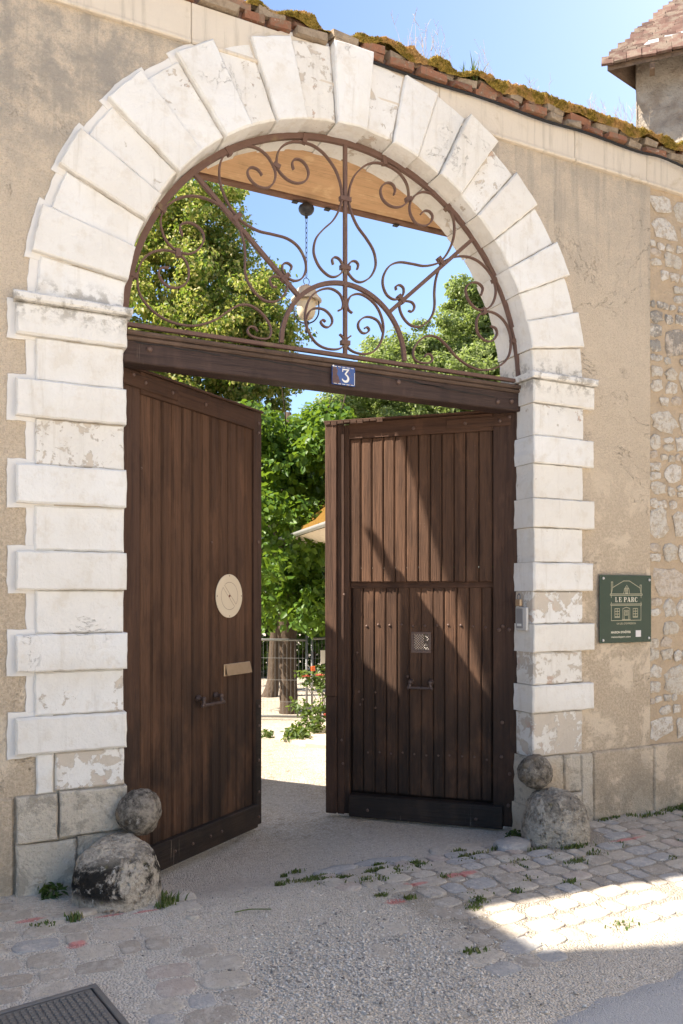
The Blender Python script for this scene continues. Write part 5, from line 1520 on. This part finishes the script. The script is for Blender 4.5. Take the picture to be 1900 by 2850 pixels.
# wire fence panels
def fence(pa, pb, h, label, post):
    A, B = Vector(pa), Vector(pb); F_ = thing('wire_fence', A.lerp(B, .5), label, 'fence', 'site fence panels')
    up = Vector((0, 0, h)); lo = Vector((0, 0, .05))
    for nm, s, e in (('top_rail', A + up, B + up), ('bottom_rail', A + lo, B + lo), ('end_post', A, A + up * 1.03), ('end_post', B, B + up * 1.06)):
        MB().tube([s, e], .017, 8).build(nm, M_steel, F_, True)
    b = MB(); n = int((B - A).length / .055)
    for k in range(1, n):
        p = A.lerp(B, k / n); b.tube([p + lo, p + up], .0015, 4, False)
    for z in (.25, .55, .85): b.tube([A + Vector((0, 0, z)), B + Vector((0, 0, z))], .0017, 4, False)
    tag(b.build('wire_mesh', M_steel, F_), kind='stuff')
fa = pix(560, 1986, 11.0); fb = pix(853, 1990, 10.8); fc_ = pix(868, 1990, 10.75); fd = pix(1000, 1990, 11.3)
for q in (fa, fb, fc_, fd): q.z = -.17
fence(fa, fb, 1.10, 'long galvanised wire fence panel in front of the tree trunks', True)
fence(fc_, fd, 1.12, 'short galvanised wire fence panel beside the gate leaf and roses', True)
b = MB(); q = pix(870, 1860, 10.7); b.box(q.x - .03, q.x + .03, q.y - .02, q.y, q.z - .035, q.z + .03, .004)
tag(b.build('fence_clip', mat('orange_plastic', lambda nt, bs: (.70, .13, .03), .5, .4)), 'small orange plastic clip on the fence post', 'clip')
b = MB(); q = pix(908, 1828, 10.6); b.box(q.x - .09, q.x + .09, q.y - .006, q.y, q.z - .09, q.z + .09, .002)
tag(b.build('fence_notice', M_white_metal), 'pale notice board hung on the fence panel', 'notice')

# roses and low weeds
rp = pix(885, 2035, 10.0); rp.z = -.17
RB = thing('rose_bush', rp, 'straggly rose bush with coral flowers beside the right leaf', 'rose bush')
st = []; cl = []
for px, py, zz in ((850, 1880, 10.0), (862, 1900, 10), (893, 1890, 10), (905, 1860, 9.9), (905, 1920, 9.9), (830, 1960, 9.8), (850, 1975, 9.8), (870, 1985, 9.7), (895, 1965, 9.7), (905, 1990, 9.7), (860, 2010, 9.6), (885, 2020, 9.6), (840, 2020, 9.6), (900, 1900, 10)):
    q = pix(px, py, zz); st.append((tuple(q), .3)); cl.append((tuple(q), (.13, .13, .09), 42))
limbs(rp, st, .03, 'stems', M_bark, RB, 41)
leaf_cloud('leaves', cl, .062, M_rose, RB, 42, .2, .7, .1)
for px, py, zz in ((850, 1885, 9.9), (888, 1882, 9.8), (911, 1992, 9.6), (912, 2055, 9.5)):
    q = pix(px, py, zz); b = MB()
    for k in range(14):
        a = k * 2.4; r = .012 + .0026 * k; c = Vector((q.x + math.cos(a) * r, q.y + math.sin(a) * r, q.z + .02 - r * .3)); u = Vector((math.cos(a), math.sin(a), .6)).normalized() * .024; w_ = Vector((-math.sin(a), math.cos(a), 0)) * .022
        b.add([c - w_, c + w_, c + u + w_ * .7, c + u - w_ * .7], [(0, 1, 2, 3)])
    b.build('flower', M_petal, RB)
def weed(px, py, n, r, label, zz=None, size=.05):
    u = (px - 950) / 2200; v = (1655 - py) / 2200; Z = (-.17 - 1.55) / v
    q = pix(px, py, Z); W_ = thing('weed_plant', q, label, 'plant')
    leaf_cloud('leaves', [((q.x, q.y, q.z + r * .45), (r, r, r * .5), n)], size, M_rose if n < 300 else M_leafB, W_, int(px), .0, .5, .0)
    b = MB()
    for k in range(7): b.tube([(q.x, q.y, q.z - .02), (q.x + random.uniform(-r, r) * .7, q.y + random.uniform(-r, r) * .7, q.z + r * .6)], .004, 4)
    b.build('stems', M_grass, W_)
weed(825, 2062, 210, .17, 'low bright green weed clump at the edge of the courtyard slab', None, .075)
weed(745, 2052, 70, .09, 'tiny green weed left of the larger weed clump on the gravel', None, .05)
def weed_at(x, y, n, r, size, label):
    z = zg(x, y); W_ = thing('weed_plant', (x, y, z), label, 'plant')
    leaf_cloud('leaves', [((x, y, z + r * .45), (r, r * .7, r * .5), n)], size, M_rose, W_, int(x * 100), .0, .42, .0)
    b = MB()
    for k in range(6): b.tube([(x, y, z - .02), (x + random.uniform(-r, r) * .6, y + random.uniform(-r, r) * .4, z + r * .6)], .0025, 4)
    b.build('stems', M_grass, W_)
weed_at(.42, -.055, 46, .06, .05, 'small leafy weed growing at the foot of the left base stone')
weed_at(3.47, .02, 260, .075, .026, 'dense green weed tuft in the corner of the right leaf and guard stone')
weed_at(5.02, -.06, 60, .05, .035, 'small weed at the foot of the rubble wall by the picture edge')
# thin green stem lying on the gravel
b = MB(); b.tube(spline([(1.22, -.66, zg(1.2, -.6) + .012), (1.30, -.655, zg(1.3, -.6) + .014), (1.40, -.69, zg(1.4, -.6) + .013)], 5), .003, 5)
tag(b.build('fallen_stem', M_grass), 'thin fresh green stem lying on the gravel', 'stem')

# low slab bordering the bed
ps = [pix(765, 2046, 9.4), pix(850, 2075, 8.9), pix(1000, 2100, 8.6), pix(1000, 2030, 9.9), pix(870, 2032, 10.1)]
b = MB(); n = len(ps); V = [(p.x, p.y, -.2) for p in ps] + [(p.x, p.y, -.125) for p in ps]
b.add(V, [tuple(range(n))[::-1], tuple(range(n, 2 * n))] + [(i, (i + 1) % n, n + (i + 1) % n, n + i) for i in range(n)])
tag(b.build('courtyard_slab', M_joint), 'low pale paving slab at the edge of the rose bed', 'paving', None, 'structure')

# ------------------------------------------------------------------ garden hut
e0 = Vector((3.95, 5.55, 2.30)); e1 = Vector((3.50, 3.0, 2.30))
HT = thing('garden_hut', (5.3, 4.2, -.17), 'small garden hut with mossy orange roof and pale gutter', 'hut')
dirv = (e1 - e0).normalized(); inn = Vector((-dirv.y, dirv.x, 0)); inn = inn if inn.x > 0 else -inn
def hp_(a, d, z): p = e0.lerp(e1, a) + inn * d; return (p.x, p.y, z)
b = MB(); n = 22; V = []; F = []
for i in range(n + 1):
    for j in range(n + 1):
        a, d = i / n, j / n * 1.0; p = Vector(hp_(a + .01 * mnoise.noise(Vector((d * 5, 1, 0))), d, 2.335 + d * .86))
        p.z += .045 * mnoise.noise(Vector((a * 16, d * 9, 0))) + .02 * mnoise.noise(Vector((a * 40, d * 25, 0))); V.append(p)
for i in range(n):
    for j in range(n): F.append((i * (n + 1) + j, (i + 1) * (n + 1) + j, (i + 1) * (n + 1) + j + 1, i * (n + 1) + j + 1))
b.add(V, F)
b.add([hp_(0, 0, 2.30), hp_(1, 0, 2.30), hp_(1, 1, 3.16), hp_(0, 1, 3.16)], [(3, 2, 1, 0)])
b.add([hp_(0, .01, 2.30), hp_(0, 1, 3.16), hp_(0, 1, 3.20), hp_(0, .01, 2.34)], [(0, 1, 2, 3)])
b.build('roof', M_hutmoss, HT)
b = MB(); V = []; F = []
ga = [(-.075 + .0 , .0)] 
for i in (0, 1):
    c = e0.lerp(e1, i)
    for k in range(9):
        t = math.pi + math.pi * k / 8; p = c + inn * (-.042 + .042 * math.cos(t)) + Vector((0, 0, .015 + .042 * math.sin(t))); V.append(p)
for k in range(8): F.append((k, k + 1, 9 + k + 1, 9 + k))
F.append(tuple(range(9))); b.add(V, F); b.build('gutter', M_zinc, HT, True)
b = MB()
V = [hp_(0, .02, 2.285), hp_(1, .02, 2.285), hp_(1, .62, 2.285), hp_(0, .62, 2.285), hp_(0, .02, 2.21), hp_(1, .02, 2.21), hp_(1, .62, 2.21), hp_(0, .62, 2.21)]
V[4] = hp_(.03, .25, 2.205); V[5] = hp_(1, .25, 2.205); V[7] = hp_(.03, .62, 2.205)
b.add(V, [(0, 1, 2, 3), (7, 6, 5, 4), (0, 4, 5, 1), (1, 5, 6, 2), (2, 6, 7, 3), (3, 7, 4, 0)]); b.build('eave_board', M_cornice, HT)
b = MB(); V = [hp_(.06, .64, -.2), hp_(1, .64, -.2), hp_(1, .98, -.2), hp_(.06, .98, -.2), hp_(.06, .64, 2.8), hp_(1, .64, 2.8), hp_(1, .98, 3.1), hp_(.06, .98, 3.1)]
b.add(V, [(4, 5, 6, 7), (0, 4, 5, 1), (1, 5, 6, 2), (2, 6, 7, 3), (3, 7, 4, 0)]); b.build('wall', M_render, HT)

# ------------------------------------------------------------------ old tower, upper right
c0 = pix(1690, 182, 10.0)                       # far-left eave corner
d1 = Vector((.69, -.72, 0)).normalized(); d2 = Vector((.72, .69, 0)).normalized()
S1 = 3.6; ez = c0.z
TW = thing('old_tower', c0 + d1 * S1 * .5 + d2 * S1 * .5 - Vector((0, 0, ez)), 'old rendered tower with steep flat-tile roof beyond the wall', 'tower')
ov = .38
def tw(a, c, z): p = c0 + d1 * a + d2 * c; return Vector((p.x, p.y, z))
b = MB(); V = []; F = []
nA, nB = 40, 40
def wallface(P, Q, nrm, z0, z1):
    base_ = len(V); na, nz = 30, 56
    for i in range(na + 1):
        for j in range(nz + 1):
            p = P.lerp(Q, i / na); z = z0 + (z1 - z0) * j / nz
            dsp = .055 * mnoise.noise(Vector((p.x * 1.6, p.y * 1.6, z * 1.3))) + .025 * mnoise.noise(Vector((p.x * 5, p.y * 5, z * 5)))
            V.append((p.x + nrm.x * dsp, p.y + nrm.y * dsp, z))
    for i in range(na):
        for j in range(nz): F.append((base_ + i * (nz + 1) + j, base_ + (i + 1) * (nz + 1) + j, base_ + (i + 1) * (nz + 1) + j + 1, base_ + i * (nz + 1) + j + 1))
d3_ = Vector((.98, .2, 0)).normalized()
cs = [tw(.34, .36, 0), tw(S1 - .2, .36, 0), tw(S1 - .2, .36, 0) + d3_ * 2.2, tw(.34, .36, 0) + d3_ * 2.2]
for k in range(4): wallface(cs[k], cs[(k + 1) % 4], (-d2, d1, d2, -d1)[k], -.3, ez + .30)
b.add(V, F); b.build('wall', M_towerwall, TW)
# hipped roof as a thin boarded shell that follows the slopes, with real tile rows on the face in view
from mathutils import Matrix
apex = tw(1.44, 1.8, ez + 2.14)
d3 = Vector((.98, .2, 0)).normalized()
q = [tw(0, 0, ez), tw(S1, 0, ez), tw(S1, 0, ez) + d3 * 3.0, tw(0, 0, ez) + d3 * 3.0]
b = MB(); up3 = Vector((0, 0, -.07))
b.add([tuple(p) for p in q] + [tuple(apex)] + [tuple(p + up3) for p in q] + [tuple(apex + up3)], [(0, 1, 4), (1, 2, 4), (2, 3, 4), (3, 0, 4), (5, 9, 6), (6, 9, 7), (7, 9, 8), (8, 9, 5), (0, 5, 6, 1), (1, 6, 7, 2), (2, 7, 8, 3), (3, 8, 5, 0)])
tr = b.build('roof', M_oldwood, TW)
def trow(i):
    b = MB(); b.box(-.5, .5, -.02, .17, 0, .032, .004)
    for k, p in enumerate(b.v): b.v[k] = (p[0], p[1] + .03 * mnoise.noise(Vector((p[0] * 3, i, 0))), p[2] + .012 * mnoise.noise(Vector((p[0] * 3, i, 7))))
    m = b.mesh('roof_tile'); m.materials.append(M_tile2); return m
TR = [trow(i) for i in range(7)]
cnt = 0
al = (q[1] - q[0]).normalized(); nn = al.cross(apex - q[0]).normalized(); nn = nn if nn.z > 0 else -nn
up = nn.cross(al).normalized(); up = up if up.z > 0 else -up
Ls = (apex - q[0]).dot(up); la = (apex - q[0]).dot(al)
mt3 = Matrix((al, up, nn)).transposed()
for r in range(int(Ls / .095)):
    h = r * .095; x = la * h / Ls - random.uniform(.03, .09)
    while x < min(1.9 + h * .3, S1) and cnt < 300:
        w = random.uniform(.15, .20)
        p = q[0] + up * (h - .03 + random.uniform(-.008, .008)) + al * (x + w / 2) + nn * (.012 + random.uniform(0, .010))
        o = inst('roof_tile', TR[cnt % 7], tr, p, mt3.to_euler(), (w - .006, 1, 1)); cnt += 1
        o.rotation_euler.rotate_axis('Z', random.uniform(-.04, .04)); o.rotation_euler.rotate_axis('X', .10)
        x += w
b = MB()
P = [q[0] + al * .42 + up * .22, q[0] + al * 1.10 + up * .26, q[0] + al * 1.16 + up * .44, q[0] + al * .50 + up * .40]
b.add([tuple(p + nn * .062) for p in P] + [tuple(p + nn * .054) for p in P], [(0, 1, 2, 3), (7, 6, 5, 4), (0, 4, 5, 1), (1, 5, 6, 2), (2, 6, 7, 3), (3, 7, 4, 0)]); b.build('zinc_flashing', M_zinc, TW)
b = MB(); V = []; F = []
for a in (.95, 3.4):
    c = q[0] + al * a - d2 * .06
    for k in range(9):
        t = math.pi + math.pi * k / 8; V.append(c + d2 * .075 * math.cos(t) + Vector((0, 0, -.0 + .085 * math.sin(t))))
for k in range(8): F.append((k, k + 1, 9 + k + 1, 9 + k))
F.append(tuple(range(9))); b.add(V, F); b.build('gutter', M_zinc, TW, True)
for a in np.arange(.5, 3.5, .45):
    p = q[0] + al * a + d2 * .015; b = MB()
    P = [p, p + al * .06, p + al * .06 + d2 * .16, p + d2 * .16]
    b.add([(v.x, v.y, ez - .15) for v in P] + [(v.x, v.y, ez - .072) for v in P], [(3, 2, 1, 0), (4, 5, 6, 7), (0, 1, 5, 4), (1, 2, 6, 5), (2, 3, 7, 6), (3, 0, 4, 7)])
    b.build('rafter_end', M_oldwood, TW)

# ------------------------------------------------------------------ unseen buildings and a pole, added to cast shadows and bounce sunlight
OB = thing('shadow_lean_to', (-1.2, 2.0, -.17), 'unseen lean-to block shaped to shade the courtyard and right gate leaf', 'shadow_lean_to')  # added shadow caster; its profile follows the shadow edges on leaf and courtyard
b = MB(); pr = [(.405, -.2), (3.2, -.2), (3.2, 1.85), (1.73, 3.60), (.405, 3.60)]; n = len(pr)
V = [(-3.0, y, z) for y, z in pr] + [(.58, y, z) for y, z in pr]
b.add(V, [tuple(range(n)), tuple(range(n, 2 * n))[::-1]] + [(i, n + i, n + (i + 1) % n, (i + 1) % n) for i in range(n)])
b.build('wall', M_render, OB)
b = MB(); b.add([(-3.05, 3.25, 1.80), (.60, 3.25, 1.80), (.60, 1.72, 3.61), (-3.05, 1.72, 3.61), (-3.05, 3.28, 1.83), (.60, 3.28, 1.83), (.60, 1.74, 3.65), (-3.05, 1.74, 3.65)], [(0, 1, 2, 3), (7, 6, 5, 4), (0, 4, 5, 1), (1, 5, 6, 2), (2, 6, 7, 3), (3, 7, 4, 0)]); b.build('roof', M_tile2, OB)
b = MB(); b.tube([(.5, 1.02, 3.58), (.5, 1.54, 4.70)], .036, 10)  # added pole, out of view, casting the thin bar of shadow on the leaf
tag(b.build('shadow_pole', M_oldwood, None, True), 'unseen leaning pole added to cast a thin diagonal shadow on the right leaf', 'pole')
NH = thing('shading_house', (-6, -.5, 0), 'unseen tall thin house block added to shade the street from the left', 'house')  # added blocks, out of view, sized to shade the foreground around the sun patch
b = MB(); b.box(-9, -3.0, -1.15, -.21, -.3, 8.2, .02); b.box(-9.0, -3.05, -.2, 1.0, -.3, 6.19, .02); b.build('wall', M_render, NH)
b = MB(); b.add([(-9.2, -1.3, 8.2), (-2.95, -1.3, 8.2), (-2.95, -.18, 8.2), (-9.2, -.18, 8.2), (-9.2, -.75, 9.0), (-2.95, -.75, 9.0)], [(0, 1, 5, 4), (2, 3, 4, 5), (0, 4, 3), (1, 2, 5), (3, 2, 1, 0)]); b.build('roof', M_tile2, NH)
OH = thing('sun_bounce_house', (10, -8, -.1), 'unseen pale house added across the street to bounce sunlight onto the wall', 'house')  # added out of view as a reflector; its sunlit face brightens the shaded wall
b = MB(); b.box(5.0, 14.0, -14.0, -3.6, -.3, 7.2, .02); b.build('wall', M_render, OH)
b = MB(); b.add([(4.75, -14.3, 7.2), (14.3, -14.3, 7.2), (14.3, -3.4, 7.2), (4.75, -3.4, 7.2), (9.5, -14.3, 10.2), (9.5, -3.4, 10.2)], [(1, 2, 5, 4), (3, 0, 4, 5), (0, 1, 4), (2, 3, 5), (3, 2, 1, 0)]); b.build('roof', M_tile2, OH)
for y in (-12.2, -9.8, -7.4, -5.4):
    for z in (.9, 3.9):
        b = MB(); b.box(4.97, 5.03, y, y + 1.0, z, z + 1.7, .01); w_ = b.build('window', M_grey_metal, OH)
        b = MB(); b.box(4.93, 5.05, y - .1, y + 1.1, z - .12, z - .005, .01); b.build('sill', M_cornice, w_)
